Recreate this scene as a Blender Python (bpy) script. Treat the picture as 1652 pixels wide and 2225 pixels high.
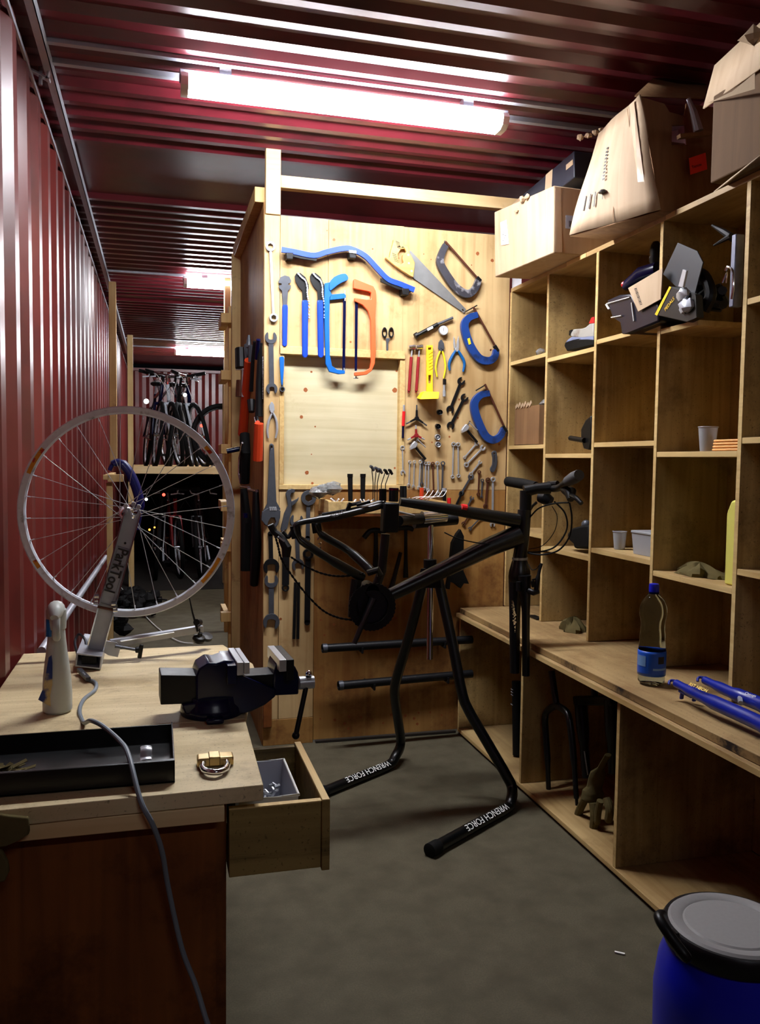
import bpy, bmesh, math, random
from mathutils import Vector, Matrix
from mathutils.geometry import tessellate_polygon
for o in list(bpy.data.objects): bpy.data.objects.remove(o)
SC = bpy.context.scene; COL = SC.collection
PI = math.pi
# ---------------------------------------------------------------- camera
CAM_H = 1.30; YAW, PITCH, ROLL = math.radians(14.946), math.radians(3.523), math.radians(-0.690)
FPX, IW, IH = 1820.0, 1652.0, 2225.0
_f = Vector((math.sin(YAW)*math.cos(PITCH), math.cos(YAW)*math.cos(PITCH), -math.sin(PITCH)))
_r0 = Vector((math.cos(YAW), -math.sin(YAW), 0)); _d0 = _f.cross(_r0)
_r = math.cos(ROLL)*_r0 + math.sin(ROLL)*_d0; _d = -math.sin(ROLL)*_r0 + math.cos(ROLL)*_d0
cam = bpy.data.cameras.new('camera'); camo = bpy.data.objects.new('camera', cam); COL.objects.link(camo)
camo.matrix_world = Matrix(((_r.x, -_d.x, -_f.x, 0), (_r.y, -_d.y, -_f.y, 0), (_r.z, -_d.z, -_f.z, CAM_H), (0, 0, 0, 1)))
cam.sensor_fit = 'VERTICAL'; cam.sensor_height = 36.0; cam.lens = FPX/IH*36.0; cam.clip_start = 0.02
SC.camera = camo
# ---------------------------------------------------------------- world, light, exposure
w = bpy.data.worlds.new('night'); SC.world = w; w.use_nodes = True
w.node_tree.nodes['Background'].inputs[0].default_value = (0.02, 0.022, 0.03, 1); w.node_tree.nodes['Background'].inputs[1].default_value = 0.05
SC.view_settings.view_transform = 'Standard'; SC.view_settings.look = 'None'
SC.view_settings.gamma = 1.0; SC.view_settings.use_curve_mapping = False
SC.view_settings.exposure = 0.18
SC.cycles.max_bounces = 8; SC.cycles.diffuse_bounces = 4; SC.cycles.glossy_bounces = 4; SC.cycles.transmission_bounces = 8
SC.cycles.caustics_reflective = False; SC.cycles.caustics_refractive = False; SC.cycles.adaptive_threshold = 0.015
TUBE_POWER = 120.0          # emission of the fluorescent diffusers
TUBE_COLOR = (0.93, 0.95, 1.0)
# ---------------------------------------------------------------- helpers
def P(px, py, **k):
    """point of the photograph dropped on the plane X=, Y= or Z="""
    d = _r*(px-IW/2) + _d*(py-IH/2) + _f*FPX
    a, v = list(k.items())[0]; i = 'XYZ'.index(a)
    t = (v - (0, 0, CAM_H)[i])/d[i]
    return Vector((0, 0, CAM_H)) + d*t
def nt(name):
    m = bpy.data.materials.new(name); m.use_nodes = True
    return m, m.node_tree, m.node_tree.nodes['Principled BSDF']
def setp(b, rough=.5, metal=0., spec=.5, trans=0., coat=0., ior=1.45):
    b.inputs['Roughness'].default_value = rough; b.inputs['Metallic'].default_value = metal
    b.inputs['Specular IOR Level'].default_value = spec; b.inputs['Transmission Weight'].default_value = trans
    b.inputs['Coat Weight'].default_value = coat; b.inputs['IOR'].default_value = ior
def mat(name, col, rough=.5, metal=0., spec=.5, var=.12, scale=40., bump=.0, trans=0., coat=0., dirt=None, dscale=6., dlo=.5, dhi=.7, alpha=1., ior=1.45):
    """plain surface with fine mottling and optional dirt patches"""
    m, t, b = nt(name); N = t.nodes; L = t.links
    setp(b, rough, metal, spec, trans, coat, ior)
    tc = N.new('ShaderNodeTexCoord'); n1 = N.new('ShaderNodeTexNoise'); n1.inputs['Scale'].default_value = scale; n1.inputs['Detail'].default_value = 5
    L.new(tc.outputs['Object'], n1.inputs['Vector'])
    mx = N.new('ShaderNodeMix'); mx.data_type = 'RGBA'
    c = Vector(col[:3])
    mx.inputs[6].default_value = (*(c*(1-var)), 1); mx.inputs[7].default_value = (*(min(1, x*(1+var)) for x in c), 1)
    L.new(n1.outputs['Fac'], mx.inputs[0]); out = mx.outputs[2]
    if dirt:
        n2 = N.new('ShaderNodeTexNoise'); n2.inputs['Scale'].default_value = dscale; n2.inputs['Detail'].default_value = 8; L.new(tc.outputs['Object'], n2.inputs['Vector'])
        r = N.new('ShaderNodeMapRange'); r.inputs[1].default_value = dlo; r.inputs[2].default_value = dhi; L.new(n2.outputs['Fac'], r.inputs[0])
        m2 = N.new('ShaderNodeMix'); m2.data_type = 'RGBA'; m2.inputs[7].default_value = (*dirt, 1); L.new(out, m2.inputs[6]); L.new(r.outputs[0], m2.inputs[0]); out = m2.outputs[2]
    L.new(out, b.inputs['Base Color'])
    rr = N.new('ShaderNodeMapRange'); rr.inputs[3].default_value = max(0, rough-.06); rr.inputs[4].default_value = min(1, rough+.08); L.new(n1.outputs['Fac'], rr.inputs[0]); L.new(rr.outputs[0], b.inputs['Roughness'])
    if bump:
        bp = N.new('ShaderNodeBump'); bp.inputs['Strength'].default_value = bump; bp.inputs['Distance'].default_value = .003
        L.new(n1.outputs['Fac'], bp.inputs['Height']); L.new(bp.outputs[0], b.inputs['Normal'])
    if alpha < 1: b.inputs['Alpha'].default_value = alpha
    return m
def wood(name, light, dark, axis='Z', rough=.6, stain=None, slo=.55, shi=.75, fine=1., sscale=3., speck=0.):
    """plywood or sawn timber: grain drawn out along an axis, cloudy figure, grime"""
    m, t, b = nt(name); N = t.nodes; L = t.links; setp(b, rough, spec=.35)
    tc = N.new('ShaderNodeTexCoord'); mp = N.new('ShaderNodeMapping')
    s = {'X': (1.2, 22, 22), 'Y': (22, 1.2, 22), 'Z': (22, 22, 1.2)}[axis]
    mp.inputs['Scale'].default_value = [x*fine for x in s]; L.new(tc.outputs['Object'], mp.inputs['Vector'])
    n1 = N.new('ShaderNodeTexNoise'); n1.inputs['Scale'].default_value = 1.; n1.inputs['Detail'].default_value = 7; n1.inputs['Distortion'].default_value = 1.1; L.new(mp.outputs[0], n1.inputs['Vector'])
    n2 = N.new('ShaderNodeTexNoise'); n2.inputs['Scale'].default_value = sscale; n2.inputs['Detail'].default_value = 7; L.new(tc.outputs['Object'], n2.inputs['Vector'])
    a = N.new('ShaderNodeMath'); a.operation = 'MULTIPLY_ADD'; a.inputs[1].default_value = .55; L.new(n2.outputs['Fac'], a.inputs[0])
    a2 = N.new('ShaderNodeMath'); a2.operation = 'MULTIPLY'; a2.inputs[1].default_value = .45; L.new(n1.outputs['Fac'], a2.inputs[0]); L.new(a2.outputs[0], a.inputs[2])
    r = N.new('ShaderNodeMapRange'); r.inputs[1].default_value = .36; r.inputs[2].default_value = .64; L.new(a.outputs[0], r.inputs[0])
    mx = N.new('ShaderNodeMix'); mx.data_type = 'RGBA'; mx.inputs[6].default_value = (*dark, 1); mx.inputs[7].default_value = (*light, 1); L.new(r.outputs[0], mx.inputs[0]); out = mx.outputs[2]
    if stain:
        n3 = N.new('ShaderNodeTexNoise'); n3.inputs['Scale'].default_value = 5.5; n3.inputs['Detail'].default_value = 9; n3.inputs['Roughness'].default_value = .7; L.new(mp.outputs[0] if stain[3:] else tc.outputs['Object'], n3.inputs['Vector'])
        if stain[3:]: n3.inputs['Scale'].default_value = .35
        r3 = N.new('ShaderNodeMapRange'); r3.inputs[1].default_value = slo; r3.inputs[2].default_value = shi; L.new(n3.outputs['Fac'], r3.inputs[0])
        m3 = N.new('ShaderNodeMix'); m3.data_type = 'RGBA'; m3.inputs[7].default_value = (*stain[:3], 1); L.new(out, m3.inputs[6]); L.new(r3.outputs[0], m3.inputs[0]); out = m3.outputs[2]
    if speck:
        v = N.new('ShaderNodeTexNoise'); v.inputs['Scale'].default_value = 160; v.inputs['Detail'].default_value = 3; L.new(tc.outputs['Object'], v.inputs['Vector'])
        r4 = N.new('ShaderNodeMapRange'); r4.inputs[1].default_value = .62; r4.inputs[2].default_value = .72; r4.inputs[4].default_value = speck; L.new(v.outputs['Fac'], r4.inputs[0])
        m4 = N.new('ShaderNodeMix'); m4.data_type = 'RGBA'; m4.inputs[7].default_value = (.03, .02, .01, 1); L.new(out, m4.inputs[6]); L.new(r4.outputs[0], m4.inputs[0]); out = m4.outputs[2]
    L.new(out, b.inputs['Base Color'])
    bp = N.new('ShaderNodeBump'); bp.inputs['Strength'].default_value = .15; bp.inputs['Distance'].default_value = .002; L.new(n1.outputs['Fac'], bp.inputs['Height']); L.new(bp.outputs[0], b.inputs['Normal'])
    return m
def emit(name, col, strength):
    m, t, b = nt(name); b.inputs['Base Color'].default_value = (*col, 1); b.inputs['Emission Color'].default_value = (*col, 1); b.inputs['Emission Strength'].default_value = strength
    return m
def S(r, g, b_):      # sRGB 0-255 to linear
    return tuple(((c/255)/12.92 if c/255 <= .04045 else ((c/255+.055)/1.055)**2.4) for c in (r, g, b_))
M = {}
M['ply'] = wood('birch_plywood', S(208, 178, 128), S(168, 134, 86), 'Z', stain=(*S(150, 112, 66),), slo=.56, shi=.85)
M['ply_lo'] = wood('birch_plywood_brown', S(176, 134, 74), S(134, 88, 42), 'Z', stain=(*S(96, 54, 24),), slo=.5, shi=.75)  # browner, darker version of the birch plywood
M['hatch'] = wood('pale_plywood', S(208, 198, 164), S(184, 172, 134), 'X', stain=(*S(170, 150, 110),), slo=.6, shi=.85)
M['shelf'] = wood('shelf_plywood', S(188, 160, 106), S(138, 110, 64), 'Z', stain=(*S(84, 60, 32),), slo=.5, shi=.8, speck=.6)
M['shelf_h'] = wood('shelf_board_face', S(188, 160, 110), S(142, 112, 68), 'Y', stain=(*S(100, 66, 34),), slo=.55, shi=.85)
M['edge'] = wood('cut_plywood_edge', S(220, 192, 132), S(184, 150, 94), 'Y', fine=2., stain=(*S(120, 80, 45),), slo=.6, shi=.75)
M['worktop'] = wood('worn_worktop_plywood', S(176, 148, 102), S(132, 104, 66), 'Y', stain=(*S(120, 84, 50),), slo=.5, shi=.8, speck=.6)
M['bench'] = wood('bench_top_plywood', S(222, 204, 162), S(184, 162, 118), 'X', rough=.55, stain=(*S(120, 96, 66),), slo=.52, shi=.85, speck=.5)
M['timber'] = wood('sawn_pine', S(222, 192, 134), S(182, 146, 90), 'Z', stain=(*S(120, 84, 48),), slo=.6, shi=.8)
M['timber_x'] = wood('sawn_pine_beam', S(236, 210, 160), S(206, 170, 118), 'X', stain=(*S(160, 120, 76),), slo=.6, shi=.85)
M['drawer'] = wood('grubby_drawer_wood', S(160, 138, 82), S(104, 84, 46), 'X', stain=(*S(40, 28, 12), 1), slo=.52, shi=.66, speck=.6)
M['redwood'] = wood('dark_red_plywood', S(140, 82, 38), S(92, 50, 22), 'Z', rough=.45, stain=(*S(52, 22, 12),), slo=.5, shi=.75)
M['red'] = mat('oxide_red_container_paint', S(98, 34, 31), .36, spec=.7, var=.2, scale=9, dirt=S(62, 24, 22), dscale=3.5, dlo=.5, dhi=.75)
M['redceil'] = mat('oxide_red_ceiling_paint', S(92, 25, 34), .3, spec=.9, var=.2, scale=9, dirt=S(54, 14, 20), dscale=4, dlo=.5, dhi=.75)
M['floor'] = mat('worn_grey_floor', S(88, 82, 65), .75, spec=.2, var=.42, scale=220, bump=.35, dirt=S(70, 64, 49), dscale=11, dlo=.38, dhi=.8)
M['galv'] = mat('galvanised_steel', S(176, 180, 190), .36, .3, var=.15, scale=30)
M['steel'] = mat('brushed_steel', S(186, 190, 196), .3, .5, var=.15, scale=60)
M['chrome'] = mat('chrome', S(225, 228, 235), .12, 1., var=.04)
M['alu'] = mat('aluminium_rim', S(214, 222, 232), .34, .05, var=.12, scale=50, dirt=S(110, 110, 112), dscale=30, dlo=.58, dhi=.75)
M['dsteel'] = mat('dark_tool_steel', S(76, 79, 86), .4, .35, var=.2, scale=60)
M['bsteel'] = mat('blackened_steel', S(20, 20, 22), .4, .2, spec=.35, var=.2, scale=60)
M['rust'] = mat('rusty_screw', S(92, 52, 36), .55, .5, var=.3, scale=90)
M['cgrey'] = mat('chipped_grey_clamp_iron', S(64, 64, 72), .45, .5, var=.2, scale=40, dirt=S(150, 150, 156), dscale=22, dlo=.56, dhi=.66)
M['black'] = mat('black_plastic', S(11, 11, 12), .4, spec=.3, var=.2)
M['gloss'] = mat('gloss_black_paint', S(6, 8, 10), .3, spec=.6, var=.1)
M['rubber'] = mat('black_rubber', S(11, 11, 11), .7, spec=.2, var=.2)
M['blue'] = mat('blue_vinyl_grip', S(22, 66, 196), .32, spec=.5, var=.08, coat=.3)
M['sawblue'] = mat('blue_saw_enamel', S(16, 96, 178), .35, var=.08)
M['cblue'] = mat('blue_clamp_paint', S(24, 60, 128), .38, var=.12, scale=30, dirt=S(18, 28, 52), dscale=18, dlo=.55, dhi=.7)
M['dblue'] = mat('deep_blue_enamel', S(3, 8, 46), .22, spec=.4, var=.1)
M['orange'] = mat('orange_saw_enamel', S(232, 96, 50), .38, var=.06)
M['toolor'] = mat('orange_red_grip', S(196, 60, 24), .42, var=.1)
M['yellow'] = mat('yellow_plastic', S(248, 206, 40), .4, var=.05)
M['ygrip'] = mat('yellow_grip', S(226, 210, 40), .4, var=.06)
M['redgrip'] = mat('dark_red_grip', S(140, 30, 34), .4, var=.1)
M['redp'] = mat('red_plastic', S(214, 30, 34), .4, var=.06)
M['bgrip'] = mat('petrol_blue_grip', S(16, 88, 150), .38, var=.08)
M['beech'] = wood('beech_saw_handle', S(226, 190, 118), S(192, 146, 78), 'X', rough=.35)
M['saw'] = mat('saw_blade_steel', S(120, 122, 122), .38, .4, var=.25, scale=22)
M['white'] = mat('white_paper', S(238, 238, 234), .6, var=.03)
M['card'] = wood('corrugated_cardboard', S(192, 168, 138), S(172, 146, 116), 'Z', rough=.75)
M['card2'] = wood('brown_and_shaded_cardboard', S(150, 114, 78), S(120, 88, 58), 'Z', rough=.8)  # brown card; its tone also paints the shaded sides of the tall box
M['tape'] = mat('clear_packing_tape', S(214, 190, 160), .12, spec=.8, var=.06, coat=1.)
M['ink'] = mat('black_print', S(34, 30, 30), .6, var=.1)
M['olive'] = mat('khaki_cloth', S(92, 82, 52), .9, spec=.1, var=.35, scale=30, bump=.5)
M['brass'] = mat('brass', S(196, 168, 112), .32, .7, var=.1)
M['bottle'] = mat('clear_bottle_plastic', S(222, 236, 244), .08, trans=1., var=.02, ior=1.2)
M['frost'] = mat('frosted_plastic', S(224, 226, 232), .3, trans=.6, var=.03, ior=1.3)
M['milky'] = mat('milky_spray_bottle_plastic', S(200, 204, 198), .35, trans=.15, var=.05, ior=1.3)
M['jerry'] = mat('pale_yellow_plastic', S(224, 218, 110), .4, var=.04)
M['barrel'] = mat('blue_drum_plastic', S(14, 26, 186), .3, var=.06, coat=.2)
M['forkblue'] = mat('blue_fork_enamel', S(14, 36, 150), .3, spec=.5, var=.1)
M['card_shaded'] = wood('shaded_cardboard', S(110, 82, 54), S(88, 64, 40), 'Z', rough=.85)  # shade put into the colour, for the body of the right-edge box
M['lid'] = mat('grey_drum_lid', S(140, 138, 138), .5, var=.1, scale=120)
M['cable'] = mat('grey_cable', S(118, 128, 138), .45, var=.1)
M['label'] = mat('blue_bottle_label', S(30, 84, 190), .35, var=.1)
M['orl'] = mat('orange_decal', S(206, 140, 30), .45, var=.3, scale=60, dirt=S(170, 40, 24), dscale=40, dlo=.55, dhi=.6)
M['ddark'] = mat('dark_grease', S(30, 24, 18), .6, var=.3)
M['knot'] = mat('wood_knot', S(150, 84, 40), .6, var=.35, scale=90)
M['film'] = mat('crinkled_clear_film', S(226, 228, 226), .12, trans=.75, var=.03, ior=1.15)
M['tube'] = emit('lit_fluorescent_diffuser', TUBE_COLOR, TUBE_POWER); M['tube_fill'] = emit('weak_fill_diffuser', TUBE_COLOR, TUBE_POWER*.20)  # the weaker one is for the added fill lamp
M['lampw'] = emit('small_white_bike_light', (.9, .95, 1), 6.)
M['lampr'] = emit('small_red_bike_light', (1, .05, .03), 5.)
M['lampo'] = emit('small_amber_reflector_glow', (1, .35, .05), 3.)

class MB:
    """collects shapes, then links them as ONE mesh object"""
    def __init__(s): s.v = []; s.f = []
    def add(s, vs, fs):
        n = len(s.v); s.v += [Vector(v) for v in vs]; s.f += [tuple(i+n for i in f) for f in fs]; return s
    def box(s, a, b):
        x0, x1 = sorted((a[0], b[0])); y0, y1 = sorted((a[1], b[1])); z0, z1 = sorted((a[2], b[2]))
        return s.add([(x0, y0, z0), (x1, y0, z0), (x1, y1, z0), (x0, y1, z0), (x0, y0, z1), (x1, y0, z1), (x1, y1, z1), (x0, y1, z1)],
                     [(0, 3, 2, 1), (4, 5, 6, 7), (0, 1, 5, 4), (1, 2, 6, 5), (2, 3, 7, 6), (3, 0, 4, 7)])
    def hexa(s, b4, t4):
        """bottom quad and top quad, same order"""
        return s.add(list(b4)+list(t4), [(0, 3, 2, 1), (4, 5, 6, 7), (0, 1, 5, 4), (1, 2, 6, 5), (2, 3, 7, 6), (3, 0, 4, 7)])
    def bar(s, a, b, w_, h_, up=(0, 0, 1), w2=None, h2=None):
        a, b = Vector(a), Vector(b); d = (b-a).normalized(); u = Vector(up); x = d.cross(u)
        if x.length < 1e-4: x = d.cross(Vector((0, 1, 0)))
        x.normalize(); y = x.cross(d).normalized(); w2 = w2 or w_; h2 = h2 or h_
        q = lambda p, W_, H_: [p-x*W_/2-y*H_/2, p+x*W_/2-y*H_/2, p+x*W_/2+y*H_/2, p-x*W_/2+y*H_/2]
        return s.hexa(q(a, w_, h_), q(b, w2, h2))
    def tube(s, pts, r, seg=12, closed=False, flat=1., ends=True):
        pts = [Vector(p) for p in pts]; n = len(pts); rs = r if isinstance(r, (list, tuple)) else [r]*n
        base = len(s.v); prev = None
        for i, p in enumerate(pts):
            a = pts[(i-1) % n] if (i or closed) else p; b = pts[(i+1) % n] if (i < n-1 or closed) else p
            t = (b-a).normalized()
            if prev is None:
                x = t.cross(Vector((0, 0, 1)));
                if x.length < .05: x = t.cross(Vector((0, 1, 0)))
                x.normalize()
            else:
                x = prev - t*prev.dot(t); x.normalize()
            prev = x; y = t.cross(x)
            for k in range(seg):
                th = 2*PI*k/seg; s.v.append(p + (x*math.cos(th) + y*math.sin(th)*flat)*rs[i])
        m = n if closed else n-1
        for i in range(m):
            j = (i+1) % n
            for k in range(seg):
                l = (k+1) % seg; s.f.append((base+i*seg+k, base+i*seg+l, base+j*seg+l, base+j*seg+k))
        if ends and not closed:
            s.f.append(tuple(base+k for k in reversed(range(seg)))); s.f.append(tuple(base+(n-1)*seg+k for k in range(seg)))
        return s
    def cyl(s, a, b, r, r2=None, seg=16): return s.tube([a, b], [r, r if r2 is None else r2], seg)
    def lathe(s, prof, org, axis=(0, 0, 1), seg=28, sx=1., cap=True):
        """profile of (radius, height)"""
        ax = Vector(axis).normalized(); x = ax.cross(Vector((0, 1, 0)));
        if x.length < .05: x = Vector((1, 0, 0))
        x.normalize(); y = ax.cross(x); o = Vector(org); base = len(s.v)
        for r, h in prof:
            for k in range(seg):
                th = 2*PI*k/seg; s.v.append(o + ax*h + (x*math.cos(th)*sx + y*math.sin(th))*r)
        for i in range(len(prof)-1):
            for k in range(seg):
                l = (k+1) % seg; s.f.append((base+i*seg+k, base+i*seg+l, base+(i+1)*seg+l, base+(i+1)*seg+k))
        if cap:
            if prof[0][0] > 1e-5: s.f.append(tuple(base+k for k in reversed(range(seg))))
            if prof[-1][0] > 1e-5: s.f.append(tuple(base+(len(prof)-1)*seg+k for k in range(seg)))
        return s
    def ball(s, c, r, seg=12, sc=(1, 1, 1), jit=0., rnd=None):
        b = len(s.v); c = Vector(c); rows = seg//2
        for i in range(rows+1):
            ph = PI*i/rows
            for k in range(seg):
                th = 2*PI*k/seg; q = 1+(rnd.uniform(-jit, jit) if rnd else 0)
                s.v.append(c + Vector((math.sin(ph)*math.cos(th)*sc[0], math.sin(ph)*math.sin(th)*sc[1], math.cos(ph)*sc[2]))*r*q)
        for i in range(rows):
            for k in range(seg):
                l = (k+1) % seg; s.f.append((b+i*seg+k, b+(i+1)*seg+k, b+(i+1)*seg+l, b+i*seg+l))
        return s
    def prism(s, outer, t, org=(0, 0, 0), u=(1, 0, 0), v=(0, 0, 1), holes=()):
        """2-D outline (metres) in plane org+u+v, thickness t along u x v"""
        o, u, v = Vector(org), Vector(u), Vector(v); n = u.cross(v).normalized()
        rings = [list(outer)]+[list(h) for h in holes]; flat = [p for r in rings for p in r]
        tri = tessellate_polygon([[Vector((p[0], p[1], 0)) for p in r] for r in rings])
        N_ = len(flat); vs = [o+u*p[0]+v*p[1] for p in flat]+[o+u*p[0]+v*p[1]+n*t for p in flat]
        fs = []
        for a, b, c in tri:
            A, B, C_ = (Vector(flat[i]) for i in (a, b, c)); cr = (B-A).x*(C_-A).y-(B-A).y*(C_-A).x
            if abs(cr) < 1e-14: continue
            if cr < 0: b, c = c, b
            fs.append((a, c, b)); fs.append((a+N_, b+N_, c+N_))
        k = 0
        for r in rings:
            m = len(r)
            for i in range(m): j = (i+1) % m; fs.append((k+i, k+j, k+j+N_, k+i+N_))
            k += m
        return s.add(vs, fs)
    def build(s, name, material, parent=None, bev=0., ang=35., sub=0, solid=0.):
        me = bpy.data.meshes.new(name); me.from_pydata([tuple(v) for v in s.v], [], s.f)
        bm = bmesh.new(); bm.from_mesh(me); bmesh.ops.recalc_face_normals(bm, faces=bm.faces); bm.to_mesh(me); bm.free()
        me.polygons.foreach_set('use_smooth', [True]*len(me.polygons)); me.set_sharp_from_angle(angle=math.radians(ang))
        me.materials.append(M[material] if isinstance(material, str) else material)
        o = bpy.data.objects.new(name, me); COL.objects.link(o)
        if parent is not None: put(o, parent)
        if solid:
            q = o.modifiers.new('solid', 'SOLIDIFY'); q.thickness = solid
        if bev:
            q = o.modifiers.new('bevel', 'BEVEL'); q.width = bev; q.segments = 2; q.limit_method = 'ANGLE'; q.angle_limit = math.radians(40); q.harden_normals = False
        if sub:
            q = o.modifiers.new('sub', 'SUBSURF'); q.levels = q.render_levels = sub
        return o
def put(o, parent):
    o.parent = parent; o.matrix_parent_inverse = Matrix.Translation(-Vector(parent.location))
def thing(name, label, cat, loc=(0, 0, 0), group=None):
    o = bpy.data.objects.new(name, None); COL.objects.link(o); o.location = loc; o.empty_display_size = .05
    return tag(o, label, cat, group)
def tag(o, label, cat, group=None, kind=None):
    o['label'] = label; o['category'] = cat
    if group: o['group'] = group
    if kind: o['kind'] = kind
    return o
def struct(o, label=None):
    o['kind'] = 'structure'
    if label: o['label'] = label
    return o
def smooth(pts, n=6, closed=False):
    """Catmull-Rom through points"""
    pts = [Vector(p) for p in pts]; m = len(pts); out = []
    for i in range(m if closed else m-1):
        p0 = pts[(i-1) % m] if (closed or i) else pts[0]; p1 = pts[i]; p2 = pts[(i+1) % m]; p3 = pts[(i+2) % m] if (closed or i+2 < m) else pts[-1]
        for k in range(n):
            t = k/n; out.append(.5*((2*p1)+(p2-p0)*t+(2*p0-5*p1+4*p2-p3)*t*t+(3*p1-p0-3*p2+p3)*t**3))
    if not closed: out.append(pts[-1])
    return out
def text(name, s, size, material, org, u, v, parent=None, ext=.0006, squash=1., bold=False):
    """flat lettering: org is its left foot, u its reading direction, v its up direction"""
    cu = bpy.data.curves.new(name, 'FONT'); cu.body = s; cu.size = size; cu.extrude = ext; cu.resolution_u = 3
    if bold: cu.offset = size*.02
    o = bpy.data.objects.new(name, cu); COL.objects.link(o)
    dg = bpy.context.evaluated_depsgraph_get(); me = bpy.data.meshes.new_from_object(o.evaluated_get(dg)); bpy.data.objects.remove(o)
    u = Vector(u).normalized(); v = Vector(v); v = (v-u*v.dot(u)).normalized(); n = u.cross(v)
    for q in me.vertices: c = q.co; q.co = Vector(org)+u*c.x*squash+v*c.y+n*c.z
    me.materials.clear(); me.materials.append(M[material]); me.name = name
    o = bpy.data.objects.new(name, me); COL.objects.link(o)
    if parent is not None: put(o, parent)
    return o
rnd = random.Random(7)
# ---------------------------------------------------------------- the container
XL, XR, ZC, YW, YB = -0.40, 1.95, 2.645, 3.734, 12.9
def corrugated(a0, a1, per, dep, f):
    """trapezoid ribs: list of (position, offset)"""
    out = []; a = a0
    while a < a1:
        for q, d in ((0, 0), (.27, 0), (.5, 1), (.77, 1)): out.append((a+per*q, d*dep))
        a += per
    return [p for p in out if p[0] <= a1]+[(a1, 0)]
def sheet(prof, place, name, m, solid=.004):
    b = MB(); vs = []; fs = []
    for i, (p, d) in enumerate(prof): vs += place(p, d)
    for i in range(len(prof)-1): fs.append((2*i, 2*i+1, 2*i+3, 2*i+2))
    b.add(vs, fs); o = b.build(name, m, ang=20, solid=0); return o
b = MB().box((XL-.1, -2.6, -.06), (XR+.1, YB, 0)); struct(b.build('floor', 'floor'), 'worn grey floor of the container workshop')
pf = corrugated(1.0-3.6, YB, .272, .036, 0)
struct(sheet(pf, lambda p, d: [(XL-.036+d, p, 0), (XL-.036+d, p, 2.60)], 'wall_left', 'red'), 'red corrugated steel wall on the left')
struct(sheet(pf, lambda p, d: [(XR+.036-d, p, 0), (XR+.036-d, p, 2.60)], 'wall_right', 'red'))
pc = [p for p in corrugated(-2.6, 3.92, .133, .022, 0)]+[(q, d) for q, d in corrugated(4.62, 7.35, .133, .022, 0)]+corrugated(7.55, 11.6, .133, .022, 0)+[(YB, 0)]
struct(sheet(pc, lambda p, d: [(XL-.05, p, ZC+.02-d), (XR+.05, p, ZC+.02-d)], 'ceiling', 'redceil'), 'dark red ribbed steel container roof')
pe = corrugated(XL, XR, .2, .036, 0)
struct(sheet(pe, lambda p, d: [(p, YB-.05-d, 0), (p, YB-.05-d, 2.58)], 'wall_far', 'red'), 'red ribbed end wall far down the container')
b = MB().box((XL, YB-.16, 2.56), (XR, YB-.05, 2.60)); struct(b.build('trim_1', 'red'))
b = MB().box((XL-.06, -2.6, 2.575), (XL-.02, YB, ZC+.03)); struct(b.build('trim_2', 'redceil'))
b = MB().box((XR+.02, -2.6, 2.575), (XR+.06, YB, ZC+.03)); struct(b.build('trim_3', 'redceil'))
# galvanised rail along the top of the left wall, with its clamp
b = MB().box((-.362, .6, 2.600), (-.336, YB-.3, 2.603)).box((-.339, .6, 2.600), (-.336, YB-.3, 2.642)); struct(b.build('trim_4', 'galv'), 'galvanised steel rail along the top of the left wall')
b = MB().box((-.405, .6, 2.565), (-.397, YB-.3, 2.582)); struct(b.build('trim_5', 'galv'))
cl = thing('rail_clamp', 'bent galvanised clamp on the rail at the upper left', 'clamp', P(90, 165, X=-.37))
c0 = P(88, 165, X=-.375)
MB().bar(c0+Vector((-.03, 0, .015)), c0+Vector((.03, 0, -.012)), .03, .006).bar(c0+Vector((.02, 0, -.012)), c0+Vector((.035, 0, .05)), .03, .006).build('bracket', 'galv', cl)
MB().cyl(c0+Vector((0, 0, -.03)), c0+Vector((0, 0, .03)), .006).build('bolt', 'galv', cl)
# straps across the roof that carry the lamps
n = 6
for y_ in (2.975, 3.125, 6.42, 10.6):
    b = MB().box((XL+.03, y_-.012, ZC-.014), (XR, y_+.012, ZC+.004)); struct(b.build('trim_%d' % n, 'galv')); n += 1
b = MB().box((-.33, YB-3, ZC-.01), (XR, YB-2.96, ZC+.004)); struct(b.build('trim_%d' % n, 'galv')); n += 1
# ---------------------------------------------------------------- lamps
def lamp(x0, x1, y_, label, m='tube'):
    t = thing('fluorescent_lamp', label, 'lamp', ((x0+x1)/2, y_, ZC-.015), 'fluorescent lamps under the roof')
    z = ZC-.030
    MB().box((x0-.005, y_-.034, z-.022), (x1+.005, y_+.034, z)).build('housing', 'galv', t, bev=.003)
    for xx in (x0+.15, x1-.15): MB().box((xx-.02, y_-.02, z), (xx+.02, y_+.02, ZC+.002)).build('mount', 'galv', t)
    prof = [(-.048, -.018), (-.056, -.034), (-.048, -.058), (-.026, -.070), (.026, -.070), (.048, -.058), (.056, -.034), (.048, -.018)]
    MB().prism(prof, x1-x0-.05, (x0+.025, y_, z), (0, 1, 0), (0, 0, 1)).build('diffuser', m, t, ang=60)
    for a, c in ((x0, x0+.024), (x1-.024, x1)):
        q = [(p[0]*1.04, p[1]*1.03) for p in prof]
        MB().prism(q, c-a, (a, y_, z+.001), (0, 1, 0), (0, 0, 1)).build('end_cap', 'white', t)
lamp(.085, 1.275, 3.03, 'long lit fluorescent lamp close overhead in front of the tool wall')
lamp(.195, 1.36, 6.35, 'lit fluorescent lamp part hidden behind the post, middle of the three')
lamp(.21, 1.37, 10.5, 'lit fluorescent lamp farthest down the container above the stored bicycles')
lamp(.1, 1.26, -1.3, 'weak fill lamp added out of view behind the viewer', 'tube_fill')  # added fill, brightens the bench and drawer sides that face the camera
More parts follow.
